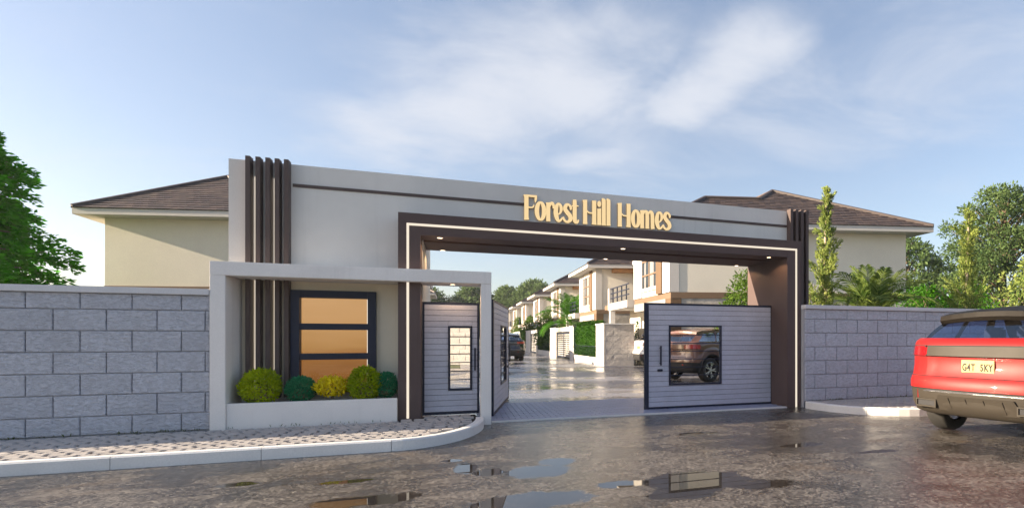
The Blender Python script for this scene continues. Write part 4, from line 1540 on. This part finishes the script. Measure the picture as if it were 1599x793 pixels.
def house_unit(label, loc, W, B, m, group, zo=0.0, tile_t=0.54, m0=1.75):
    xf = unit_xf(m)
    h = thing('house', label, 'house', loc, 0, group)

    def P(name, mb, mat, root=h, **kw):
        return put(name, mb.mesh(name, mat, **kw), root)
    EZ = 5.54 + zo
    dd = 3.0
    bay = 2 * dd - 1.3
    P('wall', MB(xf).box(0.0, 2.6, 0.0, bay, 3.21, EZ).box(2.601, W, 0.001, B, 3.21, EZ - 0.001).box(1.4, W - 0.002, 0.06, B - 0.05, -0.3, 3.0), 'cream')
    P('stone_cladding', MB(xf).box(0.36, W - 0.01, 0.0, 0.058, 0, 2.97), 'stone')
    P('trim_band', MB(xf).box(0.0, W + 0.01, -0.03, B, 2.972, 3.209), 'trim_brown')
    P('corner_strip', MB(xf).box(-0.05, 0.33, -0.03, 0.80, 3.212, EZ - 0.002), 'white')
    P('pilaster', MB(xf).box(-0.10, 0.0, 0.802, 1.45, 3.22, EZ - 0.01), 'pilaster')
    P('corner_strip', MB(xf).box(-0.05, 0.1, 3.56, bay + 0.03, 3.212, EZ - 0.002), 'white')
    P('porch_post', MB(xf).box(0.0, 0.42, -0.02, 0.5, 0, 2.97), 'pilaster')
    P('lintel', MB(xf).box(-0.03, 0.32, 0.502, bay, 2.62, 2.97), 'porch_grey')
    # upper window with frame, pane, curtain, mullions
    wf = P('window', MB(xf).box(-0.07, -0.002, 1.47, 3.54, 3.45, 3.60).box(-0.06, -0.002, 1.47, 1.56, 3.601, 5.35).box(-0.06, -0.002, 3.45, 3.54, 3.601, 5.35).box(-0.06, -0.002, 1.47, 3.54, 5.351, 5.45), 'white')
    put('pane', MB(xf).box(-0.018, -0.006, 1.561, 3.449, 3.601, 5.349).mesh('pane', 'house_glass'), wf)
    put('curtain', MB(xf).box(-0.0225, -0.019, 1.95, 2.5, 3.62, 5.34).box(-0.0225, -0.019, 3.0, 3.2, 3.62, 5.34).mesh('curtain', 'curtain'), wf)
    put('mullion', MB(xf).box(-0.055, -0.023, 2.47, 2.54, 3.601, 5.349).box(-0.055, -0.023, 1.561, 2.469, 4.12, 4.18).box(-0.055, -0.023, 2.541, 3.449, 4.12, 4.18)
        .box(-0.055, -0.023, 1.561, 2.469, 4.74, 4.80).box(-0.055, -0.023, 2.541, 3.449, 4.74, 4.80).mesh('mullion', 'trim_brown'), wf)
    # ground floor doors in the recess
    dr = P('door', MB(xf).box(1.33, 1.398, 1.0, 3.6, 0.02, 2.5), 'house_glass')
    put('door_frame', MB(xf).box(1.31, 1.36, 0.9, 1.0, 0.02, 2.6).box(1.31, 1.36, 2.27, 2.33, 0.02, 2.5).box(1.31, 1.36, 3.6, 3.7, 0.02, 2.6).box(1.31, 1.36, 1.001, 3.599, 2.501, 2.6).mesh('door_frame', 'dark_metal'), dr)
    P('balcony_door', MB(xf).box(2.55, 2.599, bay + 1.0, bay + 3.0, 3.22, 5.2), 'house_glass')
    # balcony
    b0, b1 = bay + 0.05, bay + 3.6
    bal = P('balcony', MB(xf).box(-0.35, 2.598, b0, b1, 2.86, 3.20).box(-0.35, -0.1, b1 - 0.25, b1, 3.201, 4.0).box(-0.30, -0.05, b1 - 0.3, b1 - 0.05, 0.0, 2.859), 'white')
    rl = MB(xf)
    for z in (3.95, 3.70, 3.45):
        rl.box(-0.28, -0.24, b0, b1 - 0.251, z, z + 0.05)
    for k in range(4):
        y = b0 + (b1 - 0.3 - b0) * (k + 0.5) / 4
        rl.box(-0.285, -0.235, y, y + 0.05, 3.2, 3.949)
    put('railing', rl.mesh('railing', 'dark_metal'), bal)
    if m > 0:
        P('wooden_beam', MB(xf).box(0.9, 2.62, -0.45, -0.02, EZ - 0.24, EZ - 0.015), 'wood')
    # eaves
    Bb = B + 0.65
    x1 = W + 0.65
    E4y = -0.65 + 2 * dd
    ft = 0.24
    fz = EZ
    P('soffit', MB(xf).box(-0.64, 1.76, -0.64, E4y - 0.01, fz + 0.002, fz + 0.03).box(1.761, x1 - 0.01, -0.64, Bb - 0.01, fz + 0.002, fz + 0.03), 'white')
    P('fascia', MB(xf).box(-0.65, x1, -0.66, -0.62, fz, fz + ft).box(-0.66, -0.62, -0.619, E4y, fz, fz + ft).box(x1 - 0.03, x1 + 0.01, -0.619, Bb, fz, fz + ft)
      .box(-0.619, 1.75, E4y - 0.03, E4y + 0.01, fz, fz + ft).box(1.74, 1.78, E4y + 0.011, Bb, fz, fz + ft).box(1.781, x1 - 0.031, Bb - 0.03, Bb + 0.01, fz, fz + ft), 'white')
    planes = roof_planes(W, B, dd, tile_t, fz + ft - 0.03, m0)
    rb = MB(xf)
    for pl_ in planes:
        rb.add(pl_, [tuple(range(len(pl_)))])
    roof = P('roof', rb, 'tile', recalc=False)
    tm = MB()
    for pl_ in planes:
        tile_plane(tm, [xf(*p) for p in pl_])
    o = put('roof_tiles', tm.mesh('roof_tiles', 'tile', recalc=False), roof)
    o['kind'] = 'stuff'
    rc = MB()
    fr = planes[0]
    pr = [(fr[0], fr[4]), (fr[4], fr[3]), (fr[3], fr[2]), (fr[1], fr[2]), (fr[2], planes[1][2])]
    for a, b in pr:
        pa, pb = Vector(xf(*a)) + Vector((0, 0, 0.04)), Vector(xf(*b)) + Vector((0, 0, 0.04))
        rc.tube([tuple(pa), tuple(pb)], 0.085, 6)
    put('ridge_tiles', rc.mesh('ridge_tiles', 'tile'), roof)
    return h


A = house_unit('cream two storey house behind the right wall with brown hip roof', (7.835, 20.558, 0), 9.7, 10.4, 1, 'houses along the right of the street', 0.10)
labs = ['house with a wooden beam and tall window, second in the right row', 'third cream house of the right row, behind the street palm',
        'fourth cream house of the right row along the street', 'fifth cream house of the right row, small in the distance',
        'sixth cream house of the right row, near the far trees', 'last cream house visible at the far end of the right row']
for y, lb in zip((33.0, 45.1, 57.1, 68.8, 80.2, 91.5), labs):
    c = copy_tree(A)
    c.location = (7.835, y, -0.10)
    c['label'] = lb
Lh = house_unit('cream house at the left with hip roof above the block wall', (-4.66, 21.8, 0.098), 6.5, 6.0, -1, 'houses along the left of the street', 0.0, 0.57, 0.0)
Lh.scale = (0.93, 0.93, 0.93)
for y, lb in zip((34.9, 47.0, 59.0), ('house of the left row hidden behind the gatehouse', 'house of the left row just past the gatehouse wall', 'house eave glimpsed above the pedestrian gate, farthest of the left row')):
    if y < 40:
        continue
    c = copy_tree(Lh)
    c.location = (-2.5, y, 0)
    c.scale = (1, 1, 1)
    c['label'] = lb

# ------------------------------------------------------------------ street boundary on the right
X0 = 7.0


def block_pier():
    p = thing('gate_pier', 'white edged block pier at the first plot on the right of the street', 'pier', (X0, 27.7, 0))
    # local: street face along -x side, camera face towards -y
    part('core', MB().add([(0.0, 0.02, 0), (1.46, -0.33 + 0.02, 0), (1.46, 1.55, 0), (0.0, 1.75, 0), (0.0, 0.02, 2.1), (1.46, -0.31, 2.1), (1.46, 1.55, 2.1), (0.0, 1.75, 2.1)],
                          [(0, 1, 5, 4), (1, 2, 6, 5), (2, 3, 7, 6), (3, 0, 4, 7), (4, 5, 6, 7), (3, 2, 1, 0)]), 'mortar', p, world=False)
    part('coping', MB().add([(-0.06, -0.03, 2.1), (1.5, -0.42, 2.1), (1.5, 1.6, 2.1), (-0.06, 1.8, 2.1), (-0.06, -0.03, 2.16), (1.5, -0.42, 2.16), (1.5, 1.6, 2.16), (-0.06, 1.8, 2.16)],
                            [(0, 1, 5, 4), (1, 2, 6, 5), (2, 3, 7, 6), (3, 0, 4, 7), (4, 5, 6, 7), (3, 2, 1, 0)]), 'cap', p, world=False)
    a = math.atan2(-0.33, 1.46)
    n = Vector((math.sin(a), -math.cos(a)))
    blocks(p, (n.x * 0.012, 0.02 + n.y * 0.012, 0), a, 1.49, 0.0, 2.09, 0.1, bl=0.72, bc=0.30, mat='block_sunlit')
    part('street_face', MB().box(-0.03, -0.001, 0.01, 1.76, 0, 2.098), 'white', p, world=False)


block_pier()
P_CAM = lambda y0, y1, z1: MB().box(X0 - 0.03, X0 + 0.35, y0, y1, 0, z1)


def hedge(label, y0, y1, n, seed):
    t = thing('hedge', label, 'hedge', (X0 + 0.25, (y0 + y1) / 2, 0), 0, 'clipped hedges along the street')
    L = (y1 - y0) / 2 - 0.05
    u = rng.uniform(-1, 1, (n, 3))
    face = rng.integers(0, 3, n)
    for i in range(n):
        k = face[i]
        u[i, k] = np.sign(u[i, k]) * rng.uniform(0.86, 1.04)
    p = u * np.array([0.24, L, 0.90])
    p[:, 2] += 1.36
    p += rng.normal(0, 0.025, p.shape)
    nn = u ** 5 + np.array([0, 0, 0.35])
    put('foliage', leaf_mesh('foliage', p, nn, 0.12, 'leaf_hedge', 0.4, 0.5), t)
    put('twigs', MB().box(-0.17, 0.17, -L * 0.97, L * 0.97, 0.5, 2.15).mesh('twigs', 'leaf_hedge'), t)
    put('plinth', MB().box(-0.28, 0.28, -L - 0.04, L + 0.04, 0, 0.38).mesh('plinth', 'white'), t)
    rl = MB()
    k = int(2 * L / 0.25)
    for i in range(k + 1):
        y = -L + 2 * L * i / k
        rl.box(-0.272, -0.252, y - 0.01, y + 0.01, 0.38, 0.95)
    rl.box(-0.275, -0.25, -L, L, 0.951, 0.975)
    put('railing', rl.mesh('railing', 'dark_metal'), t)


def plot_gate(label, y0, y1):
    t = thing('plot_gate', label, 'gate', (X0, (y0 + y1) / 2, 0), 0, 'dark slatted plot gates')
    L = (y1 - y0) / 2
    put('lintel', MB().box(-0.05, 0.30, -L, L, 1.86, 2.16).mesh('lintel', 'white'), t)
    for s in (-1, 1):
        fr = put('leaf', MB().box(0.02, 0.07, min(s * 0.03, s * (L - 0.05)), max(s * 0.03, s * (L - 0.05)), 0.05, 0.13).box(0.02, 0.07, min(s * 0.03, s * (L - 0.05)), max(s * 0.03, s * (L - 0.05)), 1.72, 1.80)
                 .box(0.021, 0.069, min(s * 0.03, s * 0.13), max(s * 0.03, s * 0.13), 0.131, 1.719).box(0.021, 0.069, min(s * (L - 0.15), s * (L - 0.05)), max(s * (L - 0.15), s * (L - 0.05)), 0.131, 1.719).mesh('leaf', 'dark_metal'), t)
        sl = MB().box(0.03, 0.06, min(s * 0.131, s * (L - 0.151)), max(s * 0.131, s * (L - 0.151)), -0.04, 0.04).mesh('slat', 'porch_grey')
        for k in range(11):
            put('slat', sl, fr, (0, 0, 0.20 + k * 0.145))


def post(label, y0, y1):
    t = put('boundary_post', MB().box(-0.06, 0.45, -(y1 - y0) / 2, (y1 - y0) / 2, 0, 2.14).box(-0.10, 0.49, -(y1 - y0) / 2 - 0.04, (y1 - y0) / 2 + 0.04, 2.141, 2.2).mesh('boundary_post', 'white'), None, (X0, (y0 + y1) / 2, 0))
    tag(t, label, 'post', 'white posts along the street boundary')


hedge('nearest tall clipped hedge on a white plinth, beside the block pier', 29.5, 35.4, 5200, 1)
post('white post between the nearest hedge and the paired dark gate', 35.45, 36.7)
plot_gate('pair of dark slatted gates under the street palm', 36.75, 41.95)
post('wide white post just past the dark paired gate', 42.0, 44.95)
hedge('second clipped hedge along the street, past the paired gate', 45.1, 52.4, 5200, 2)
post('thin white post at the end of the second hedge', 52.45, 53.3)
plot_gate('second dark slatted gate farther down the street', 53.35, 57.6)
post('white post past the second dark gate', 57.65, 61.4)
hedge('third clipped hedge far down the street', 61.5, 67.0, 3200, 3)
post('white post past the third hedge', 67.1, 70.8)
plot_gate('farthest slatted gate before the dark parked car', 70.9, 76.5)
post('farthest white post at the end of the right boundary', 76.6, 79.0)
hedge('green hedge in the drive behind the white parked car', 28.6, 31.0, 2200, 4)
bpy.data.objects[[o.name for o in COL.objects if o.get('label', '').startswith('green hedge in the drive')][0]].location = (10.3, 28.9, 0)
bpy.data.objects[[o.name for o in COL.objects if o.get('label', '').startswith('green hedge in the drive')][0]].rotation_euler = (0, 0, R(78))

# sunlit block wall seen through the pedestrian gate, at the first plot on the left
lw = thing('plot_wall', 'pale sunlit block wall seen through the pedestrian gate window', 'wall', (-1.6, 33.0, 0), R(-38))
part('core', MB().box(0, 3.2, 0.02, 0.3, 0, 2.0), 'cap', lw, world=False)
part('coping', MB().box(-0.03, 3.23, -0.06, 0.34, 2.0, 2.07), 'cap', lw, world=False)
blocks(lw, (0, 0, 0), 0, 3.2, 0.0, 1.995, 0.1, bl=0.72, bc=0.30, joint=0.02, mat='block_sunlit')

# ------------------------------------------------------------------ cars
PAINT = {
    'red': paint('red_car_paint', (0.27, 0.012, 0.012), 0.45, 0.15),
    'brown': paint('brown_car_paint', (0.17, 0.085, 0.062), 0.26, 0.9),
    'white': paint('white_car_paint', (0.80, 0.79, 0.76), 0.3, 0.6),
    'dark': paint('dark_car_paint', (0.022, 0.026, 0.04), 0.22, 0.9),
    'bronze': paint('bronze_trim', (0.042, 0.036, 0.029), 0.5, 0.0),
    'roof': paint('black_brown_roof', (0.006, 0.0035, 0.0012), 0.6, 0.02),
}
for k_, v_ in PAINT.items():
    M['paint_' + k_] = v_


def wheel(root, x, y, r, side):
    w = put('wheel', MB().lathe([(-0.12, r * 0.66), (-0.135, r * 0.80), (-0.125, r * 0.95), (-0.09, r), (0.09, r), (0.125, r * 0.95), (0.135, r * 0.80), (0.12, r * 0.66)], 36).mesh('wheel', 'tyre', smooth=True), root, (x, y, r))
    if side < 0:
        w.rotation_euler = (0, 0, PI)
    mb = MB()
    mb.lathe([(0.118, r * 0.70), (0.125, r * 0.66), (0.09, r * 0.63), (0.02, r * 0.60), (-0.1, r * 0.60)], 36)
    for k in range(5):
        a = 2 * PI * k / 5
        for s in (-0.09, 0.09):
            p0 = (0.105, math.cos(a) * r * 0.10, math.sin(a) * r * 0.10)
            p1 = (0.10, math.cos(a + s * 1.9) * r * 0.64, math.sin(a + s * 1.9) * r * 0.64)
            mb.bar(p0, p1, 0.036, 0.03, up=(1, 0, 0))
    mb.lathe([(0.12, 0.001), (0.12, r * 0.13), (0.08, r * 0.15)], 14)
    put('rim', mb.mesh('rim', 'chrome'), w)
    put('brake_disc', MB().lathe([(0.03, 0.001), (0.03, r * 0.50), (0.0, r * 0.5)], 20).mesh('brake_disc', 'interior'), w)


def car(name, label, loc, heading, k, body, lower, band, roofmat, lights, plate=None, lip=True):
    """heading: angle from +Y towards +X. local x to the right, y forward, rear bumper at y = 0"""
    root = thing(name, label, 'car', loc, -heading)
    root.scale = (k, k, k)
    zr = [0.30, 0.34, 0.46, 0.632, 0.645, 0.73, 0.80, 0.808, 0.94, 1.055, 1.068, 1.195, 1.207, 1.26, 1.30]
    dy = [0.16, 0.06, 0.01, 0.0, -0.012, -0.016, 0.03, 0.05, 0.085, 0.075, 0.05, 0.058, 0.055, 0.075, 0.14]
    ws = [0.88, 0.94, 0.975, 0.99, 1.0, 1.0, 1.0, 0.997, 0.992, 0.985, 0.988, 0.975, 0.968, 0.955, 0.925]
    half = [(0, 0), (0.12, 0.001), (0.25, 0.005), (0.38, 0.012), (0.5, 0.024), (0.58, 0.036), (0.655, 0.052), (0.67, 0.056), (0.74, 0.078), (0.81, 0.108), (0.87, 0.145), (0.92, 0.195), (0.965, 0.275), (0.99, 0.36), (1.0, 0.45)]
    y = 0.50
    while y < 4.35:
        half.append((1.0 + 0.012 * math.sin(PI * (y - 0.4) / 4), y))
        y += 0.065
    half += [(0.985, 4.42), (0.94, 4.52), (0.86, 4.62), (0.7, 4.69), (0.45, 4.73), (0.2, 4.745), (0, 4.75)]
    nh = len(half)
    WHY = (0.90, 3.80)
    HW = 1.05
    grid = []
    for j, z in enumerate(zr):
        rowp = []
        for i, (xf_, yy) in enumerate(half):
            zz = z
            f = max(0.0, min(1.0, (yy - 2.9) / 1.5))
            f = f * f * (3 - 2 * f)
            zz = 0.30 + (zz - 0.30) * (1 - 0.26 * f)
            for yc in WHY:
                d = abs(yy - yc)
                if d < 0.455 and xf_ > 0.97:
                    arch = 0.37 + math.sqrt(max(0, 0.455 ** 2 - d * d))
                    top = 1.30 * (1 - 0.2 * f)
                    if arch > 0.30:
                        zz = arch + (zz - 0.30) * (top - arch) / (top - 0.30)
            rear = max(0.0, 1 - yy / 0.9)
            yo = yy + dy[j] * rear
            if j in (8, 9) and xf_ < 0.6:
                yo += 0.022
            wj = 1 + (ws[j] - 1) * (1.0 if yy < 4.2 else 1.6)
            rowp.append((xf_ * HW * wj, yo, zz))
        grid.append(rowp)
    regs = {}

    def add(reg, quad):
        regs.setdefault(reg, MB()).add(quad, [(0, 1, 2, 3)])
    for j in range(len(zr) - 1):
        for i in range(nh - 1):
            xm = (half[i][0] + half[i + 1][0]) / 2
            ym = (half[i][1] + half[i + 1][1]) / 2
            if j < 2 and ym > 0.45:
                reg = 'lower_trim'
            elif j < 3 and ym <= 0.45:
                reg = 'lower_trim'
            elif 10 <= j < 11 and ym < 0.34:
                reg = 'tail' if xm > lights else 'band'
            elif j in (3, 6, 9, 11) and xm < 0.95 and ym < 0.3:
                reg = 'gap'
            else:
                reg = 'body'
            a, b, c, d = grid[j][i], grid[j][i + 1], grid[j + 1][i + 1], grid[j + 1][i]
            add((reg, 1), [a, b, c, d])
            mir = lambda p: (-p[0], p[1], p[2])
            add((reg, -1), [mir(b), mir(a), mir(d), mir(c)])

    def emit(reg, name_, mat, both=True):
        mbs = [regs[(reg, s)] for s in (1, -1) if (reg, s) in regs]
        if not mbs:
            return
        if both:
            mb = MB()
            for q in mbs:
                mb.add(q.v, q.f)
            outs = [mb]
        else:
            outs = mbs
        for mb in outs:
            me = mb.mesh(name_, mat, recalc=False)
            bm = bmesh.new()
            bm.from_mesh(me)
            bmesh.ops.remove_doubles(bm, verts=bm.verts[:], dist=0.0006)
            bmesh.ops.recalc_face_normals(bm, faces=bm.faces[:])
            bm.to_mesh(me)
            bm.free()
            me.shade_smooth()
            put(name_, me, root)
    # bonnet: bridge left to right in front of the windscreen
    iw = [i for i, (xx, yy) in enumerate(half) if yy > 3.35]
    top = grid[-1]
    for i in iw[:-1]:
        a, b = top[i], top[i + 1]
        n = 6
        for q in range(n):
            f0, f1 = 1 - 2 * q / n, 1 - 2 * (q + 1) / n
            cr = lambda p, f: (p[0] * f, p[1], p[2] + 0.07 * (1 - f * f) * min(1, p[0] / 0.6))
            add(('body', 1), [cr(a, f0), cr(b, f0), cr(b, f1), cr(a, f1)])
    emit('body', 'body', body)
    emit('lower_trim', 'lower_trim', lower)
    emit('band', 'tail_band', band)
    emit('gap', 'panel_gap', 'black')
    emit('tail', 'tail_light', 'red_lens', both=False)
    if lip:
        for s_ in (-1, 1):
            put('lamp_bezel', MB().bar((s_ * 0.70, 0.118, 1.13), (s_ * 0.985, 0.345, 1.13), 0.010, 0.016).bar((s_ * 0.68, 0.100, 1.072), (s_ * 1.0, 0.335, 1.072), 0.012, 0.020).bar((s_ * 0.68, 0.100, 1.192), (s_ * 0.995, 0.335, 1.192), 0.012, 0.020).mesh('lamp_bezel', 'black'), root)
    # floor and dark tub
    put('tub', MB().box(-0.84, 0.84, 0.30, 4.4, 0.30, 0.66).box(-0.84, 0.84, 1.25, 3.4, 0.661, 0.95).box(-0.85, 0.85, 0.30, 1.2, 0.97, 1.22).mesh('tub', 'interior'), root)
    # greenhouse
    belt = [(0, 0.13), (0.42, 0.14), (0.76, 0.22), (0.895, 0.42), (0.915, 1.15), (0.92, 2.1), (0.90, 3.0), (0.78, 3.38), (0.4, 3.5), (0, 3.52)]
    roof = [(0, 0.62), (0.36, 0.63), (0.62, 0.68), (0.70, 0.82), (0.735, 1.3), (0.74, 1.95), (0.72, 2.25), (0.61, 2.42), (0.3, 2.5), (0, 2.52)]
    zb = [1.30, 1.30, 1.30, 1.29, 1.20, 1.16, 1.13, 1.10, 1.12, 1.13]
    zt = [1.615, 1.612, 1.595, 1.585, 1.62, 1.63, 1.61, 1.57, 1.60, 1.61]

    def pt(i, f, s=1, outp=0.0):
        x = belt[i][0] + (roof[i][0] - belt[i][0]) * f
        yy = belt[i][1] + (roof[i][1] - belt[i][1]) * f
        z = zb[i] + (zt[i] - zb[i]) * f
        bow = 0.03 * math.sin(PI * f)
        x += bow * (1 if 2 <= i <= 7 else 0)
        yy += -bow * (1 if i < 3 else 0)
        return (s * x, yy, z)

    def pane(idx, name_):
        for s in ((1, -1) if name_ == 'side_window' else (0,)):
            mb = MB()
            for sg in ((s,) if s else (1, -1)):
                for i0, i1 in idx:
                    for q in range(4):
                        f0, f1 = q / 4, (q + 1) / 4
                        vs = [pt(i0, f0, sg), pt(i1, f0, sg), pt(i1, f1, sg), pt(i0, f1, sg)]
                        mb.add(vs, [(0, 1, 2, 3)])
            put(name_, mb.mesh(name_, 'glass', smooth=True), root)
    pane([(0, 1), (1, 2)], 'rear_window')
    pane([(7, 8), (8, 9)], 'windscreen')
    pane([(3, 4), (4, 5), (5, 6)], 'side_window')
    for sg in (1, -1):
        pil = MB()
        for i0, i1 in ((2, 3), (6, 7)):
            for q in range(4):
                f0, f1 = q / 4, (q + 1) / 4
                vs = [pt(i0, f0, sg), pt(i1, f0, sg), pt(i1, f1, sg), pt(i0, f1, sg)]
                vi = [(v[0] - sg * 0.05, v[1] + 0.02, v[2]) for v in vs]
                pil.add(vs + vi, [(0, 1, 2, 3), (7, 6, 5, 4), (0, 4, 5, 1), (3, 2, 6, 7), (0, 3, 7, 4), (1, 5, 6, 2)])
        for i in (4, 5):
            pil.bar(pt(i, 0, sg), pt(i, 1, sg), 0.10, 0.04)
        for a_, b_ in ((2, 3), (3, 4), (4, 5), (5, 6)):
            pil.bar(pt(a_, 1, sg), pt(b_, 1, sg), 0.05, 0.05)
        put('window_pillars', pil.mesh('window_pillars', roofmat), root)
    rf = MB()
    n = 8
    for i in range(len(roof) - 1):
        for q in range(n):
            f0, f1 = 1 - 2 * q / n, 1 - 2 * (q + 1) / n

            def cr(ii, f):
                x, yy = roof[ii]
                z = zt[ii] + 0.115 * math.sin(PI * min(1, max(0.0, (yy - 0.55) / 1.95))) ** 0.7 * (1 - 0.55 * f * f)
                return (x * f, yy, z + 0.012)
            rf.add([cr(i, f0), cr(i + 1, f0), cr(i + 1, f1), cr(i, f1)], [(0, 1, 2, 3)])
    me = rf.mesh('roof', roofmat)
    me.shade_smooth()
    put('roof', me, root)
    sp = MB()
    sec = [(0.44, 1.525), (0.39, 1.575), (0.41, 1.64), (0.62, 1.685), (0.95, 1.70), (0.95, 1.61), (0.60, 1.56)]
    nx = 8
    vs = []
    for q in range(nx + 1):
        f = -1 + 2 * q / nx
        x = f * 0.72
        drop = -0.045 * f * f
        fw = 0.10 * f * f
        vs += [(x, a + fw, z + drop) for a, z in sec]
    m_ = len(sec)
    fs = [(q * m_ + e, q * m_ + (e + 1) % m_, (q + 1) * m_ + (e + 1) % m_, (q + 1) * m_ + e) for q in range(nx) for e in range(m_)]
    fs += [tuple(range(m_)), tuple(nx * m_ + e for e in range(m_ - 1, -1, -1))]
    sp.add(vs, fs)
    put('spoiler', sp.mesh('spoiler', roofmat, smooth=False), root)
    # seats
    seat = MB().box(-0.68, 0.68, 1.35, 1.55, 0.9, 1.24)
    for x in (-0.45, 0.45):
        seat.box(x - 0.14, x + 0.14, 1.37, 1.48, 1.26, 1.45)
    put('rear_seat', seat.mesh('rear_seat', 'seat', bevel=0.03), root)
    for x in (-0.40, 0.40):
        put('front_seat', MB().box(x - 0.25, x + 0.25, 2.2, 2.38, 0.9, 1.28).box(x - 0.13, x + 0.13, 2.22, 2.32, 1.30, 1.48).mesh('front_seat', 'seat', bevel=0.03), root)
    for x, sd_ in ((0.84, 1), (-0.84, -1)):
        for yc in WHY:
            wheel(root, x, yc, 0.385, sd_)
    if plate is not None:
        pl_ = put('number_plate', MB().box(-0.20, 0.20, 0.080, 0.096, 0.862, 1.025).mesh('number_plate', 'plate', bevel=0.004), root, (0, 0.0, 0))
        if plate:
            for ci, ch in enumerate(plate):
                if ch == ' ':
                    continue
                cu = bpy.data.curves.new('character', 'FONT')
                cu.body = ch
                cu.size = 0.105
                cu.align_x = 'CENTER'
                cu.extrude = 0.0015
                cu.offset = 0.003
                tmp = bpy.data.objects.new('character', cu)
                COL.objects.link(tmp)
                me = bpy.data.meshes.new_from_object(tmp.evaluated_get(bpy.context.evaluated_depsgraph_get()))
                bpy.data.objects.remove(tmp)
                me.materials.clear()
                me.materials.append(M['black'])
                o_ = put('character', me, pl_, ((ci - 3) * 0.053, 0.0785, 0.895), (R(90), 0, 0))
                o_.scale = (0.76, 1.15, 1)
    for s in ((-1, 1) if lip else ()):
        put('reflector', MB().box(-0.012, 0.012, -0.01, 0.02, -0.08, 0.08).mesh('reflector', 'red_lens'), root, (s * 0.80, 0.105, 0.545), (0, 0, -s * 0.5))
    if not lip:
        for s in (-1, 1):
            put('reflector', MB().box(-0.12, 0.12, -0.01, 0.02, -0.022, 0.022).mesh('reflector', 'red_lens'), root, (s * 0.66, 0.068, 0.57), (0, 0, -s * -0.28))
    if lip:
        for s in (-1, 1):
            ex = put('exhaust', MB().box(-0.15, 0.15, -0.01, 0.03, 0.036, 0.052).box(-0.15, 0.15, -0.01, 0.03, -0.055, -0.036).box(-0.15, -0.134, -0.01, 0.03, -0.0355, 0.0355)
                     .box(0.134, 0.15, -0.01, 0.03, -0.0355, 0.0355).mesh('exhaust', lower), root, (s * 0.64, 0.025, 0.455), (0, 0, s * 0.12))
            put('exhaust_hole', MB().box(-0.1335, 0.1335, 0.008, 0.03, -0.0355, 0.0355).mesh('exhaust_hole', 'interior'), ex)
        put('diffuser', MB().add([(-0.46, -0.012, 0.565), (0.46, -0.012, 0.565), (0.56, 0.055, 0.375), (-0.56, 0.055, 0.375), (-0.46, 0.06, 0.565), (0.46, 0.06, 0.565), (0.56, 0.10, 0.375), (-0.56, 0.10, 0.375)],
                                 [(0, 1, 2, 3), (0, 4, 5, 1), (1, 5, 6, 2), (2, 6, 7, 3), (3, 7, 4, 0)]).mesh('diffuser', lower), root)
        for x in (-0.33, -0.11, 0.11, 0.33):
            put('fin', MB().bar((x, -0.008, 0.54), (x + 0.03, 0.046, 0.40), 0.012, 0.012).mesh('fin', lower), root)
        put('bumper_bar', MB().tube([(-0.86, 0.14, 0.60), (-0.6, 0.03, 0.612), (0, -0.008, 0.615), (0.6, 0.03, 0.612), (0.86, 0.14, 0.60)], 0.014, 6).mesh('bumper_bar', 'chrome'), root)
    return root


car('red_car', 'red estate car with black roof and plate G4T 5KY, at right edge', (6.385, 5.50, 0), R(77), 1.08, 'paint_red', 'paint_bronze', 'paint_bronze', 'paint_roof', 0.66, 'G4T 5KY')
hb = R(70)
bx, by = 7.55 - 0.82 * math.cos(hb) - 0.90 * math.sin(hb), 16.46 + 0.82 * math.sin(hb) - 0.90 * math.cos(hb)
car('brown_car', 'brown car parked in the drive, seen through the gate window', (bx, by, 0), hb, 1.0, 'paint_brown', 'black', 'paint_brown', 'paint_brown', 0.60, None, False)
car('white_car', 'white parked car peeping out beside the open gate leaf', (8.25, 26.3, 0), R(88), 1.0, 'paint_white', 'black', 'paint_white', 'paint_dark', 0.66, '', False)
car('dark_car', 'dark blue car parked down the street with red tail lights', (3.0, 35.7, 0), R(0), 1.0, 'paint_dark', 'black', 'paint_dark', 'paint_dark', 0.45, None, False)

# ------------------------------------------------------------------ air
hz = put('haze', MB().box(-150, 250, -40, 330, -1.2, 15).mesh('haze', []))
hz['kind'] = 'stuff'
hm, ht, ho = new_mat('pale_air')
pv = ht.node('ShaderNodeVolumePrincipled')
pv.inputs['Color'].default_value = (0.90, 0.95, 1.0, 1)
pv.inputs['Density'].default_value = 0.0004
pv.inputs['Anisotropy'].default_value = 0.3
ht.link(pv.outputs[0], ho.inputs['Volume'])
hz.data.materials.append(hm)
